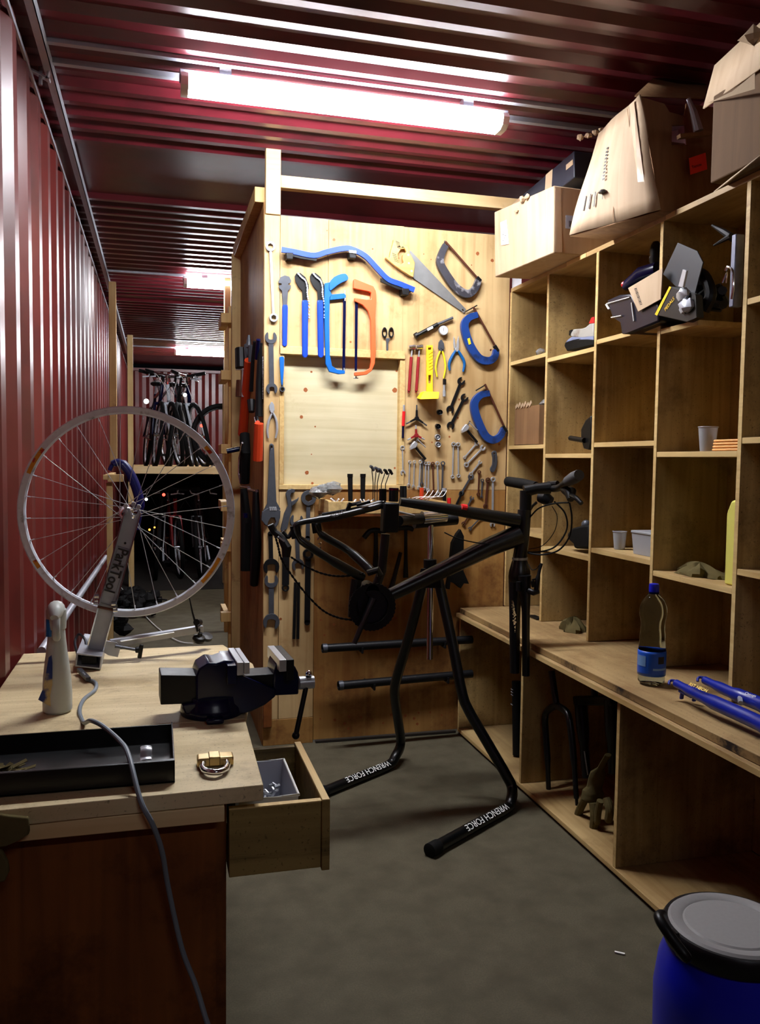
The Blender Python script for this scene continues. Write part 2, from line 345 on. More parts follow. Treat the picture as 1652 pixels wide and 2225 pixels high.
# ---------------------------------------------------------------- plywood partition with hatch
wb = thing('wall_back', 'plywood partition wall hung with tools', None, (.459, YW, 0)); del wb['category']; struct(wb)
HX0, HX1, HZ0, HZ1 = .545, 1.095, 1.185, 1.785
T = .018
def panel(x0, x1, z0, z1, m='ply', name='panel', y0=YW, t=T, par=wb, lab=None, bev=.0015):
    o = MB().box((x0, y0, z0), (x1, y0+t, z1)).build(name, m, par, bev=bev)
    if lab: o['label'] = lab
    return o
panel(.459, .5275, .12, 2.367); panel(.529, HX0, HZ0-.02, 1.79)
panel(.529, .7445, HZ1, 2.367); panel(.7455, HX1, HZ1, 2.366); panel(HX1, 1.62, HZ0-.02, 2.364)
panel(.529, .689, .12, HZ0-.02); panel(.690, 1.62, .012, HZ0-.021, 'ply_lo'); panel(.46, .689, .0, .119, 'ply_lo', y0=YW-.002)
panel(HX0-.01, HX1+.01, HZ0-.02, HZ1+.02, 'hatch', y0=YW+.032, t=.012, lab='pale recessed hatch board')
panel(.529, 1.105, 1.765, 1.80, 'edge', 'frame_strip', y0=YW-.012, t=.046); panel(.527, 1.118, 1.165, 1.187, 'edge', 'frame_strip', y0=YW-.006, t=.04)
panel(.5275, HX0+.004, 1.188, 1.764, 'edge', 'frame_strip', y0=YW-.004, t=.038); panel(1.083, 1.108, 1.188, 1.764, 'edge', 'frame_strip', y0=YW-.006, t=.04)
kb = MB(); kc = MB()
def knot(px, py, r, y_=YW, bb=None, sq=1.):
    c = P(px, py, Y=y_-.0004); ring = [(r*math.cos(k*PI/7)*sq*rnd.uniform(.85, 1.1), r*math.sin(k*PI/7)*rnd.uniform(.85, 1.1)) for k in range(14)]
    (bb or kb).prism(ring, .0004, (c.x, y_, c.z))
for q in ((726, 521, .007), (711, 501, .003), (810, 541, .004), (867, 561, .003), (1038, 551, .009), (921, 552, .003), (937, 564, .003), (1070, 566, .008), (1025, 576, .003), (762, 743, .005), (998, 868, .005), (1067, 760, .005), (1066, 761, .004), (977, 949, .005), (939, 961, .004), (1085, 965, .006), (995, 908, .005)): knot(*q)
for q in ((610, 1345), (697, 1347), (726, 1357), (745, 1360), (760, 1352), (860, 1343), (890, 1348), (696, 1562), (728, 1564), (749, 1572), (759, 1557), (785, 1558), (809, 1563), (757, 1583), (850, 1553), (881, 1555), (900, 1561), (910, 1549), (935, 1548), (960, 1554), (1000, 1545), (833, 1571), (907, 1573), (988, 1300), (705, 1380)): knot(q[0], q[1], rnd.uniform(.0035, .007))
o = kb.build('knots', 'knot', wb); o['kind'] = 'stuff'
for q in ((664, 847, .010), (858, 848, .012), (655, 906, .008), (685, 927, .004), (677, 987, .003), (667, 1027, .009), (679, 1050, .006), (858, 1017, .005), (676, 769, .005), (677, 808, .005), (862, 806, .005)): knot(*q, y_=YW+.032, bb=kc)
o = kc.build('knots', 'knot', wb); o['kind'] = 'stuff'
struct(MB().box((.463, YW-.012, 2.367), (.528, YW+.03, ZC+.015)).build('trim_11', 'timber_x', bev=.002), 'pale post from the wall top to the roof')
struct(MB().box((.529, YW, 2.487), (1.70, YW+.045, 2.540)).build('trim_12', 'timber_x', bev=.002), 'pale beam above the tool wall')
struct(MB().box((.42, YW+.03, 2.425), (.468, 4.86, 2.49)).build('trim_13', 'timber', bev=.002))
sp = thing('wall_side', 'plywood side of the partition hung with bolt cutters', None, (.46, YW+.03, 0)); del sp['category']; struct(sp)
MB().box((.458, YW+.02, 0), (.474, 4.80, 2.425)).build('panel', 'ply_lo', sp)
# frame timbers down the passage
n = 14
for (x0, x1, y0, y1, z0, z1) in ((.41, .475, 4.80, 4.85, 0, 2.44), (.485, .53, 6.3, 6.36, 0, 2.62), (.565, .61, 7.35, 7.4, 0, 2.62), (.66, .72, 8.8, 8.85, 0, 2.2)):
    struct(MB().box((x0, y0, z0), (x1, y1, z1)).build('trim_%d' % n, 'timber', bev=.002)); n += 1
fr = thing('timber_rack', 'rough timber rack of short rails beyond the partition', 'rack', (.40, 5.6, 0))
for z in (.36, .78, 1.02, 1.36, 1.79, 2.12):
    MB().box((.372 if z > .9 else .385, 5.07, z-.03), (.415, 5.32, z+.025)).build('rail', 'timber', fr, bev=.002)
    MB().box((.365, 5.0, z-.03), (.46, 5.06, z+.025)).build('rail', 'timber', fr, bev=.002)
MB().box((.415, 5.08, 0), (.455, 5.13, 2.2)).build('post', 'timber', fr, bev=.002)
# two-tier bicycle rack
rk = thing('bicycle_rack', 'timber two-tier rack holding bicycles at the far end', 'rack', (.2, 8.8, 0))
RZ = 1.215
MB().box((-.30, 8.7, RZ-.075), (.72, 8.75, RZ)).build('front_board', 'timber_x', rk, bev=.002)
MB().box((-.34, 8.75, RZ-.03), (.9, 12.0, RZ-.012)).build('deck', 'shelf_h', rk)
MB().box((-.275, 8.66, 0), (-.222, 8.71, 2.50)).build('post', 'timber', rk, bev=.002)
MB().box((.66, 8.66, 0), (.71, 8.71, 2.3)).build('post', 'timber', rk, bev=.002)
fp = thing('timber_upright', 'tall timber post with short cross piece by the red wall', 'frame', (-.34, 6.4, 0))
a = P(255, 652, Y=6.45)
MB().box((-.329, 6.4, 1.24), (-.279, 6.45, 2.56)).build('post', 'timber', fp, bev=.002)
q0 = P(234, 1031, Y=5.5); q1 = P(268, 1047, Y=5.5)
MB().box((q0.x, 5.5, q1.z), (q1.x, 5.6, q0.z)).build('cross_piece', 'timber', fp, bev=.002)
q0 = P(231, 1049, Y=5.55); q1 = P(246, 1300, Y=5.55)
MB().box((q0.x, 5.55, 0), (q1.x, 5.6, q0.z)).build('post', 'timber', fp, bev=.002)
MB().box((-.325, 5.5, q0.z+.02), (-.290, 6.45, q0.z+.05)).build('rail', 'timber', fp, bev=.002)
struct(MB().box((XL-.03, 8.42, .0005), (.9, 12.6, .006)).build('trim_21', mat('shaded_floor_panel', S(30, 27, 22), .8)), 'dark panel added for the shaded floor under the bicycle rack')  # dark panel laid in to paint the shade on the floor here
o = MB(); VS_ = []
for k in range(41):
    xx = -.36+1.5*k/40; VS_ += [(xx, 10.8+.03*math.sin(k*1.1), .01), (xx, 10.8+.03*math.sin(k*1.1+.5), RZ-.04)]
o.add(VS_, [(2*k, 2*k+2, 2*k+3, 2*k+1) for k in range(40)]); o = o.build('shade_sheet', 'rubber', solid=.003); tag(o, 'dark sheet added for the shade behind the bicycles under the rack deck', 'sheet')  # added to make the space under the deck as dark as deep shade
# wall behind the camera
struct(MB().box((XL-.1, -2.66, 0), (XR+.1, -2.6, ZC)).build('wall_front', 'red'))
# ---------------------------------------------------------------- shelf unit
SX, TB = 1.62, .018
DY = [3.715, 3.325, 2.910, 2.490, 2.068, 1.65, 1.235]
su = thing('shelf_unit', 'tall plywood pigeonhole shelf unit along the right wall', 'shelves', (1.8, 2.5, .61))
ZT = 2.105
for i, y_ in enumerate(DY):
    MB().box((SX, y_-TB/2, .607), (XR-.05, y_+TB/2, ZT-.006)).build('upright', 'shelf', su, bev=.001)
    MB().box((SX-.0012, y_-TB/2+.001, .609), (SX-.0002, y_+TB/2-.001, ZT-.007)).build('upright_edge', 'edge', su)
lev = [(1.772, 1.378, .985), (1.745, 1.337, .937), (1.768, 1.378, .973), (1.747, 1.340, .940), (1.77, 1.378, 1.0), (1.745, 1.34, .94)]
for i in range(6):
    for j, z in enumerate(lev[i]):
        a, c = DY[i]-TB/2, DY[i+1]+TB/2
        if i == 3 and j == 0: c = 2.285
        MB().box((SX+.001, c, z-.018), (XR-.06, a, z)).build('shelf_board', 'shelf_h', su, bev=.001)
        MB().box((SX-.0002, c+.001, z-.017), (SX+.0008, a-.001, z-.001)).build('shelf_edge', 'edge', su)
MB().box((SX, 1.2, ZT-.006), (XR-.02, 3.72, ZT+.012)).build('top_board', 'shelf_h', su, bev=.001)
for y0, y1 in ((3.0, 3.16), (2.42, 2.47)):
    MB().box((SX-.0015, y0, ZT-.005), (SX-.0002, y1, ZT+.011)).build('top_edge', 'edge', su)
MB().box((XR-.05, 1.2, .607), (XR-.04, 3.72, ZT-.006)).build('back_panel', 'shelf', su)
# base cabinet and worktop
WT, CX = .605, 1.388
cab = thing('base_cabinet', 'long low plywood cabinet with open bays under the worktop', 'cabinet', (1.65, 2.4, 0))
CY = [3.70, 2.995, 2.285, 1.57, 1.0]
for y_ in CY:
    MB().box((CX, y_-TB/2, .031), (XR-.06, y_+TB/2, WT-.043)).build('side_panel', 'shelf', cab, bev=.001)
    MB().box((CX-.0012, y_-TB/2+.001, .032), (CX-.0002, y_+TB/2-.001, WT-.045)).build('panel_edge', 'edge', cab)
MB().box((CX-.002, 1.0, .012), (XR-.06, 3.71, .030)).build('base_board', 'shelf_h', cab, bev=.001)
MB().box((CX-.0032, 1.0, .014), (CX-.0022, 3.70, .029)).build('base_edge', 'edge', cab)
MB().box((CX+.01, 1.0, 0), (XR-.1, 3.7, .011)).build('plinth', 'shelf_h', cab)
MB().box((XR-.058, 1.0, .031), (XR-.048, 3.70, WT-.043)).build('back_panel', 'shelf', cab)
wt = thing('worktop', 'long double-thickness plywood worktop below the pigeonholes', 'worktop', (1.65, 2.4, WT-.04))
MB().box((1.374, 1.0, WT-.042), (XR-.03, 3.72, WT-.024)).build('lower_board', 'worktop', wt, bev=.001)
MB().box((1.3725, 1.0, WT-.041), (1.3737, 3.715, WT-.025)).build('edge_band', 'edge', wt)
MB().box((1.392, 1.0, WT-.023), (XR-.03, 3.715, WT)).build('upper_board', 'worktop', wt, bev=.001)
eb = wood('laminated_edge', S(176, 146, 96), S(112, 86, 54), 'Y', fine=.6, stain=(*S(40, 32, 30),), slo=.5, shi=.6)
MB().box((1.3905, 1.0, WT-.022), (1.3917, 3.712, WT-.001)).build('edge_band', eb, wt)
# ---------------------------------------------------------------- left workbench
BZ = .70
wbn = thing('workbench', 'pale topped workbench with a dark red side panel', 'workbench', (-.1, 2.1, 0))
tl = [(-.395, 1.60), (-.262-.14, 1.50)]
# two boards laid side by side make the top
MB().prism([(-.395, 1.92), (.195, 1.92), (.27, 2.40), (.27, 2.44), (.205, 2.71), (-.395, 2.71)], .030, (0, 0, BZ-.03), (1, 0, 0), (0, 1, 0)).build('top_board', 'bench', wbn, bev=.002)
MB().prism([(-.395, 1.50), (.188, 1.515), (.195, 1.919), (-.395, 1.919)], .030, (0, 0, BZ-.03), (1, 0, 0), (0, 1, 0)).build('top_board', 'bench', wbn, bev=.002)
MB().box((-.395, 1.512, BZ-.062), (.117, 1.545, BZ-.032)).build('apron_rail', 'timber_x', wbn, bev=.002)
MB().box((-.395, 1.56, .02), (.105, 1.572, BZ-.06)).build('side_panel', 'redwood', wbn)
MB().box((.087, 1.572, 0), (.125, 1.612, BZ-.05)).build('leg', 'redwood', wbn, bev=.002)
MB().box((.087, 2.60, 0), (.125, 2.64, BZ-.05)).build('leg', 'redwood', wbn, bev=.002)
MB().box((-.39, 2.60, 0), (-.35, 2.64, BZ-.05)).build('leg', 'redwood', wbn, bev=.002)
MB().box((.108, 2.25, .0), (.122, 2.60, BZ-.035)).build('front_panel', 'redwood', wbn)
MB().box((-.39, 2.64, .3), (.12, 2.655, BZ-.035)).build('back_panel', 'redwood', wbn)
# drawer, pulled out to the right
dr = thing('drawer', 'grubby wooden drawer pulled out of the bench', 'drawer', (.3, 1.85, .42))
dz1, dz0 = .645, .515
d = dict(x0=.128, x1=.303, y0=1.545, y1=1.875)
MB().box((d['x0'], d['y0'], dz0), (d['x1'], d['y0']+.014, dz1)).build('side_board', 'drawer', dr, bev=.0015)
MB().box((d['x0'], d['y1']-.014, dz0), (d['x1'], d['y1'], dz1)).build('side_board', 'drawer', dr, bev=.0015)
MB().box((d['x1'], d['y0']-.006, dz0-.004), (d['x1']+.016, d['y1']+.004, dz1+.004)).build('front_board', 'drawer', dr, bev=.0015)
MB().box((d['x0'], d['y0'], dz1), (d['x1'], d['y0']+.014, dz1+.002)).build('top_edge', 'edge', dr)
MB().box((d['x1']+.001, d['y0']-.005, dz1+.004), (d['x1']+.015, d['y1']+.003, dz1+.0055)).build('top_edge', 'edge', dr)
MB().box((d['x0'], d['y0']+.014, dz0), (d['x1'], d['y1']-.014, dz0+.01)).build('bottom_board', 'drawer', dr)
# ---------------------------------------------------------------- tools on the partition wall
def w2(px, py, off=.006, Y=YW):
    q = P(px, py, Y=Y-off); return Vector((q.x, q.z))
def V2(a): return Vector((a[0], a[1]))
class WT2:
    """flat work in the plane of a wall; u, z in metres, thickness towards the viewer"""
    def __init__(s, off=.003, Y=YW): s.b = MB(); s.off = off; s.Y = Y
    def o(s, off=None): return (0, s.Y-(s.off if off is None else off), 0)
    def poly(s, pts, t, holes=(), off=None): s.b.prism(pts, t, s.o(off), (1, 0, 0), (0, 0, 1), holes); return s
    def px(s, pts, t, holes=(), off=None, sm=0):
        k = (s.off if off is None else off)+t
        f = lambda L: [tuple(p) for p in (smooth([w2(*q, off=k, Y=s.Y).to_3d() for q in L], sm, True) if sm else [w2(*q, off=k, Y=s.Y).to_3d() for q in L])]
        return s.poly([p[:2] for p in f(pts)], t, [[p[:2] for p in f(h)] for h in holes], off)
    def strip(s, a, b, w_, t, w1=None, off=None):
        a, b = V2(a), V2(b); d = (b-a).normalized(); n = Vector((-d.y, d.x)); w1 = w1 or w_
        return s.poly([a+n*w_/2, a-n*w_/2, b-n*w1/2, b+n*w1/2], t, off=off)
    def ring(s, c, r, r2, t, off=None, n=20, hexa=False):
        c = V2(c); o_ = [(c.x+r*math.cos(k*2*PI/n), c.y+r*math.sin(k*2*PI/n)) for k in range(n)]
        h = [(c.x+r2*math.cos(k*PI/6)*(1 if k % 2 or not hexa else .88), c.y+r2*math.sin(k*PI/6)*(1 if k % 2 or not hexa else .88)) for k in range(12)]
        return s.poly(o_, t, [h], off)
    def disc(s, c, r, t, off=None, n=18): c = V2(c); return s.poly([(c.x+r*math.cos(k*2*PI/n), c.y+r*math.sin(k*2*PI/n)) for k in range(n)], t, off=off)
    def jaw(s, c, d, r, t, a=.42, dep=.35, off=None, tilt=0.):
        """open spanner head, mouth along d"""
        c = V2(c); d = V2(d).normalized(); d = Vector((d.x*math.cos(tilt)-d.y*math.sin(tilt), d.x*math.sin(tilt)+d.y*math.cos(tilt))); n = Vector((-d.y, d.x))
        L = []; th0 = math.acos(min(.95, a+.12)); h = math.sin(th0)
        for k in range(17):
            th = th0-(2*th0+PI-2*(PI/2-0))*0
        e = PI/2-th0
        angs = [PI/2+e+.0+(2*PI-2*e)*k/16 for k in range(17)]
        for th in angs: L.append((math.cos(th)*1.0, math.sin(th)*1.05))
        L += [(a, h*.75), (a, -dep*.6), (a*.5, -dep), (-a*.5, -dep), (-a, -dep*.6), (-a, h*.75)]
        return s.poly([c+n*(-x)*r+d*y*r for x, y in L], t, off=off)
    def rod(s, pts, r, off=None, seg=10, flat=1.):
        k = s.off if off is None else off; s.b.tube([(p[0], s.Y-k-r*flat, p[1]) for p in pts], r, seg); return s
    def done(s, name, m, par=None, bev=.0006, **k): return s.b.build(name, m, par, bev=bev, **k)
def wthing(name, label, cat, px, py, group='tools on the partition wall', Y=YW): return thing(name, label, cat, P(px, py, Y=Y), group)
def pin(par, px, py, m='galv'):
    """the nail a tool hangs on"""
    c = P(px, py, Y=YW); MB().cyl(c+Vector((0, .004, 0)), c+Vector((0, -.022, 0)), .0016, seg=6).build('nail', m, par)
def spanner(A, B, rA, rB, w_, kinds, label, m='steel', t=.006, tiltA=0., tiltB=0., off=.004, holeA=.6, holeB=.6, name=None, w1=None, cat='wrench', nail=True, a=.42):
    """spanner between two pixels; kinds: r ring, o open, e plain rounded end, h end with hole"""
    W_ = WT2(off); k = off+t; a_, b_ = w2(*A, off=k), w2(*B, off=k); d = (b_-a_).normalized()
    s1 = .0 if kinds[0] in 'e' else rA*.85; s2 = 0 if kinds[1] in 'e' else rB*.85
    W_.strip(a_+d*s1, b_-d*s2, w_, t*.7, w1, off=off+t*.12)
    for c, dd, r, kd, tl, hl in ((a_, -d, rA, kinds[0], tiltA, holeA), (b_, d, rB, kinds[1], tiltB, holeB)):
        if kd in 'rh': W_.ring(c, r, r*hl, t*(1.25 if kd == 'r' else .7), hexa=kd == 'r', off=off+(0 if kd == 'r' else t*.12))
        if kd == 'o': W_.jaw(c, dd, r, t, tilt=tl, a=a)
        if kd == 'e': W_.disc(c, r, t*.7, off=off+t*.12)
    o = W_.done(name or ('ring_spanner' if kinds == 'rr' else 'spanner'), m)
    tag(o, label, cat, 'spanners on the tool wall'); return o
# left strip
spanner((588, 535), (595, 690), .0215, .019, .011, 'rr', 'long chrome ring spanner hanging at the top of the left edge strip', 'steel', t=.009)
spanner((589, 733), (591, 845), .0265, .025, .021, 'oo', 'dark grey open-ended spanner below the long chrome ring spanner', 'dsteel', t=.009, tiltB=.1)
g = wthing('socket_driver', 'small blue-handled socket tool beside the dark open-ended spanner', 'tool', 612, 815)
WT2().px([(608, 776), (616, 775), (618, 785), (615, 832), (611, 832), (608, 785)], .012, sm=3).done('handle', 'sawblue', g, bev=.002)
WT2().rod([w2(613, 830), w2(613, 842)], .005).ring(w2(613, 846), .012, .007, .014).done('socket', 'dsteel', g)
def pliers(label, head, pivot, hl, hr, mh, mg, w_=.009, t=.008, name='pliers', cat='pliers'):
    """head: outline px; hl, hr: handle centrelines px"""
    c = w2(*pivot); g = wthing(name, label, cat, *pivot)
    for h in head: WT2().px(h, t).done('jaw', mh, g)
    W_ = WT2(.003); W_.disc(c, w_*.75, t+.003); W_.done('pivot', mh, g)
    for hh, s_ in ((hl, 1), (hr, -1)):
        pts = smooth([(*w2(*q), 0) for q in hh], 5); n = len(pts); b = MB()
        b.tube([(p[0], YW-.003-w_*.5, p[1]) for p in pts], [w_*.5*(.75+.4*math.sin(PI*min(1, i/(n-1)*.9+.1))) for i in range(n)], 10); b.build('handle', mg, g)
    return g
pliers('chrome slip-joint pliers on the left edge strip, handles open below', [[(586, 892), (585, 882), (589, 874), (592, 873), (596, 880), (597, 892)]], (591, 894), [(592, 895), (584, 915), (581, 935), (583, 952)], [(592, 895), (600, 912), (602, 935), (599, 952)], 'steel', 'steel', .010)
g = wthing('adjustable_wrench', 'very large adjustable wrench hanging head down on the left edge strip', 'wrench', 590, 1100, 'spanners on the tool wall')
WT2().px([(586, 966), (590, 963), (595, 966), (596, 975), (601, 1090), (610, 1106), (600, 1118), (584, 1110), (576, 1115), (568, 1122), (571, 1112), (581, 1094), (585, 1000)], .012, [[(588, 970), (591, 968), (593, 972), (590, 975)]]).done('handle', 'dsteel', g, bev=.002)
WT2().px([(570, 1112), (582, 1104), (600, 1104), (610, 1110), (609, 1125), (604, 1140), (598, 1148), (593, 1146), (600, 1134), (597, 1125), (589, 1125), (583, 1134), (582, 1143), (576, 1140), (568, 1130)], .016, off=.004).done('jaw', 'dsteel', g, bev=.002)
W_ = WT2(.016)
for k in range(4): W_.strip(w2(586+k*4, 1101), w2(587+k*4, 1109), .006, .006)
W_.done('worm_screw', 'steel', g)
g = wthing('water_pump_pliers', 'grey water pump pliers with hooked jaw beside the large ring wrench', 'pliers', 625, 1110)
WT2().px([(624, 1085), (621, 1073), (625, 1065), (634, 1062), (641, 1063), (641, 1070), (634, 1071), (631, 1077), (634, 1090), (636, 1100), (624, 1150), (612, 1155), (610, 1150), (618, 1115), (626, 1098)], .012).done('body', 'dsteel', g, bev=.0015)
WT2(.008).px([(634, 1090), (646, 1084), (650, 1080), (648, 1088), (640, 1096), (634, 1100)], .012).done('jaw', 'dsteel', g, bev=.0015)
spanner((671, 1082), (669, 1170), .034, .012, .018, 're', 'large grey ring wrench with long shank right of the pump pliers', 'dsteel', t=.010, holeA=.52)
spanner((645, 1131), (648, 1228), .030, .028, .020, 'oo', 'wide flat grey open-ended spanner behind the bicycle dropout', 'dsteel', t=.007, tiltA=-.15, tiltB=.15, w1=.018, a=.5)
spanner((670, 1204), (668, 1353), .0245, .013, .025, 're', 'black ring wrench with long broad handle below the large grey ring wrench', 'bsteel', t=.010)
spanner((588, 1160), (590, 1232), .012, .036, .019, 'eo', 'black wide-mouthed spanner below the adjustable wrench', 'bsteel', t=.009, a=.5)
spanner((590, 1262), (590, 1352), .031, .037, .023, 'oo', 'large grey double open-ended spanner, lowest on the left edge strip', 'dsteel', t=.010, tiltB=-.15, a=.5)
spanner((622, 1188), (621, 1278), .016, .0165, .031, 'eh', 'thick black bar handle with a hole at its lower end', 'bsteel', t=.014, name='drilled_bar', cat='handle')
g = wthing('tyre_lever', 'pair of thin black steel bars hanging left of the long black ring wrench', 'tool', 644, 1320)
for k, (x0, x1) in enumerate(((642, 638.5), (649, 647))): WT2(.003).strip(w2(x0, 1265), w2(x1, 1388), .013, .010).done('bar', 'bsteel', g)
# blue wheel gauge
g = wthing('dishing_gauge', 'long blue wavy wheel dishing gauge across the top of the wall', 'gauge', 755, 550)
cl_ = [(613, 541), (645, 547), (683, 554), (712, 546), (745, 539), (765, 540), (795, 555), (822, 583), (845, 606), (870, 616), (902, 629)]
pts = smooth([(*w2(*q, off=.05), 0) for q in cl_], 5); W_ = WT2(.03)
n_ = len(pts); up_, lo_ = [], []
for i, p in enumerate(pts):
    d = (pts[min(i+1, n_-1)]-pts[max(i-1, 0)]).normalized(); nn = Vector((-d.y, d.x, 0)); up_.append((p+nn*.0115)[:2]); lo_.append((p-nn*.0115)[:2])
W_.poly(up_+lo_[::-1], .014).done('bar', 'blue', g, bev=.002)
WT2(.028).px([(622, 548), (650, 553), (690, 558), (688, 567), (655, 562), (622, 554)], .012).done('foot', 'bsteel', g)
WT2(.028).px([(828, 604), (860, 617), (896, 629), (893, 636), (860, 626), (828, 612)], .012).done('foot', 'bsteel', g)
for x, y in ((630, 555), (767, 553), (882, 633)): WT2(.0).px([(x-8, y-7), (x+8, y-6), (x+7, y+8), (x-7, y+7)], .05).done('bracket', 'bsteel', g, bev=.002)
WT2(.045).px([(759, 543), (775, 545), (775, 551), (759, 549)], .01).done('clip', 'steel', g)
# freewheel and chain whips
g = wthing('pedal_wrench', 'flat dark headed wrench with blue grip, leftmost of the blue handles', 'wrench', 620, 680)
WT2(.006).px([(605, 612), (610, 602), (619, 598), (629, 601), (633, 610), (632, 614), (627, 616), (627, 619), (633, 620), (632, 626), (626, 632), (624, 664), (615, 664), (613, 632), (607, 626), (606, 620), (612, 619), (612, 616), (606, 615)], .007).done('head', 'dsteel', g)
WT2().px([(615, 662), (625, 662), (626, 668), (624, 750), (621, 753), (617, 753), (614, 750), (614, 668)], .014).done('grip', 'blue', g, bev=.004)
for dx, lab in ((0, 'blue-handled chain whip, left one of the two'), (33, 'blue-handled chain whip directly left of the blue hacksaw')):
    g = wthing('chain_whip', lab, 'chain whip', 664+dx, 700)
    WT2(.006).px([(641+dx, 600), (644+dx, 594), (653+dx, 593), (664+dx, 602), (671+dx, 618), (671+dx, 628), (667+dx, 640), (668+dx, 655), (658+dx, 655), (657+dx, 632), (648+dx, 622), (642+dx, 610)], .006).done('head', 'bsteel', g)
    q = dx/33.*1.5
    WT2().px([(657+dx, 652), (669+dx, 652), (670+dx, 660), (669.5+dx+q, 772), (667+dx+q, 777), (660+dx+q, 777), (657+dx+q, 772), (657+dx, 660)], .017).done('grip', 'blue', g, bev=.004)
    b = MB(); path = smooth([(*w2(*q_, off=.02), 0) for q_ in ((648+dx, 594), (655+dx, 602), (664+dx, 610), (668+dx, 625), (668+dx, 640), (672+dx, 660), (672+dx, 690))], 4)
    for i, p in enumerate(path[::1]):
        b.cyl((p.x, YW-.012, p.y), (p.x, YW-.021, p.y), .0042 if i % 2 else .0034, seg=8)
    b.build('chain', 'steel', g)
# hacksaws
g = wthing('hacksaw', 'blue-framed hacksaw hanging beside the chain whips', 'saw', 730, 700)
WT2(.006).px([(706, 615), (718, 613), (719, 635), (722, 640), (717, 645), (716, 700), (717, 770), (722, 795), (733, 803), (750, 805), (750, 812), (736, 813), (716, 808), (708, 790), (706, 720), (705, 650)], .016).done('frame', 'sawblue', g, bev=.002)
WT2(.006).px([(717, 614), (726, 602), (742, 595), (752, 595), (757, 602), (756, 608), (745, 613), (733, 620), (720, 631), (716, 628)], .022, sm=2).done('handle', 'sawblue', g, bev=.004)
WT2(.006).px([(717, 640), (748, 637), (752, 641), (752, 647), (746, 649), (717, 652)], .012).done('tension_bar', 'sawblue', g, bev=.002)
WT2(.012).px([(746, 650), (752, 650), (750, 806), (744, 806)], .0012).done('blade', 'dblue', g, bev=0)
WT2(.012).rod([w2(749, 632), w2(749, 655)], .003).rod([w2(747, 800), w2(747, 810)], .003).done('blade_pins', 'steel', g)
g = wthing('hacksaw', 'orange-framed hacksaw hanging right of the blue hacksaw', 'saw', 795, 700)
WT2(.006).px([(769, 607), (772, 606), (812, 622), (817, 632), (818, 650), (816, 690), (817, 760), (815, 790), (808, 806), (797, 814), (775, 817), (771, 816), (771, 809), (792, 807), (804, 800), (807, 786), (807, 740), (806, 695), (800, 675), (788, 662), (771, 654), (771, 647), (797, 651), (806, 650), (807, 636), (802, 633), (768, 626)], .018).done('frame', 'orange', g, bev=.002)
WT2(.012).px([(772, 656), (778, 656), (776, 806), (771, 806)], .0012).done('blade', 'dblue', g, bev=0)
WT2(.01).rod([w2(774, 806), w2(773, 822)], .0028).rod([w2(768, 822), w2(778, 822)], .0026).done('wing_nut', 'steel', g)
# scissors
g = wthing('scissors', 'black-handled scissors hanging point down right of the orange hacksaw', 'scissors', 842, 740)
for cx, s_ in ((835.5, -1), (850, 1)):
    c = w2(cx, 723); W_ = WT2(.004); o_ = [(c.x+.0145*math.cos(k*PI/9)*.85+s_*.000, c.y+.0245*math.sin(k*PI/9)) for k in range(18)]; h = [(c.x+.008*math.cos(k*PI/6)*.9, c.y+.016*math.sin(k*PI/6)) for k in range(12)]
    W_.poly(o_, .008, [h]).done('handle', 'black', g, bev=.0015)
WT2(.006).px([(839, 735), (848, 735), (844, 745), (844, 760), (842, 774), (840, 760), (840, 746)], .004).done('blades', 'dsteel', g)
# handsaw
g = wthing('hand_saw', 'wooden-handled hand saw with wide steel blade hanging diagonally', 'saw', 900, 600)
WT2(.008).px([(889, 546), (893, 545), (1013, 672), (1009, 680), (901, 606), (897, 600)], .0015, [[(1004, 672), (1007, 671), (1008, 675), (1005, 676)]]).done('blade', 'saw', g, bev=0)
WT2(.004).px([(856, 519), (859, 525), (867, 528), (872, 536), (877, 533), (884, 530), (888, 536), (890, 548), (896, 558), (902, 570), (901, 585), (899, 602), (885, 596), (869, 585), (853, 573), (838, 560), (840, 556), (848, 560), (849, 548), (853, 535), (855, 527)], .02, [[(872, 541), (880, 540), (884, 547), (876, 553), (875, 562), (878, 570), (872, 575), (866, 568), (865, 552)]]).done('handle', 'beech', g, bev=.003)
MB_ = WT2(.0235)
for q in ((886, 574), (892, 591), (885, 556)): MB_.disc(w2(*q), .005, .003)
MB_.done('rivets', 'steel', g)
W_ = WT2(.0235)
for k in range(5): W_.strip(w2(858+k*.6, 526+k*3.2), w2(866+k*.6, 530+k*3.2), .0025, .0008); W_.strip(w2(850+k*1.2, 552+k*4), w2(859+k*1.2, 556+k*4), .0025, .0008)
W_.done('carved_grooves', 'ddark', g, bev=0)
# G-clamps
def gclamp(label, frame, sc0, sc1, tb0, tb1, pad, mf, knob=None, lab=None):
    g = wthing('c_clamp', label, 'clamp', *frame[4], 'clamps on the tool wall')
    pts = smooth([(*w2(*q, off=.02), 0) for q in frame], 5); n = len(pts)
    up_, lo_ = [], []
    for i, p in enumerate(pts):
        d = (pts[min(i+1, n-1)]-pts[max(i-1, 0)]).normalized(); nn = Vector((-d.y, d.x, 0)); w_ = .0135+.006*math.sin(PI*i/(n-1))
        up_.append((p+nn*w_)[:2]); lo_.append((p-nn*w_)[:2])
    WT2(.006).poly(up_+lo_[::-1], .020).done('frame', mf, g, bev=.004)
    WT2(.012).rod([w2(*sc0), w2(*sc1)], .0052).done('screw', 'rust', g)
    WT2(.010).rod([w2(*tb0), w2(*tb1)], .003).done('tommy_bar', 'bsteel', g)
    WT2(.010).rod([w2(*pad[0]), w2(*pad[1])], .0095).done('swivel_pad', 'bsteel', g)
    return g
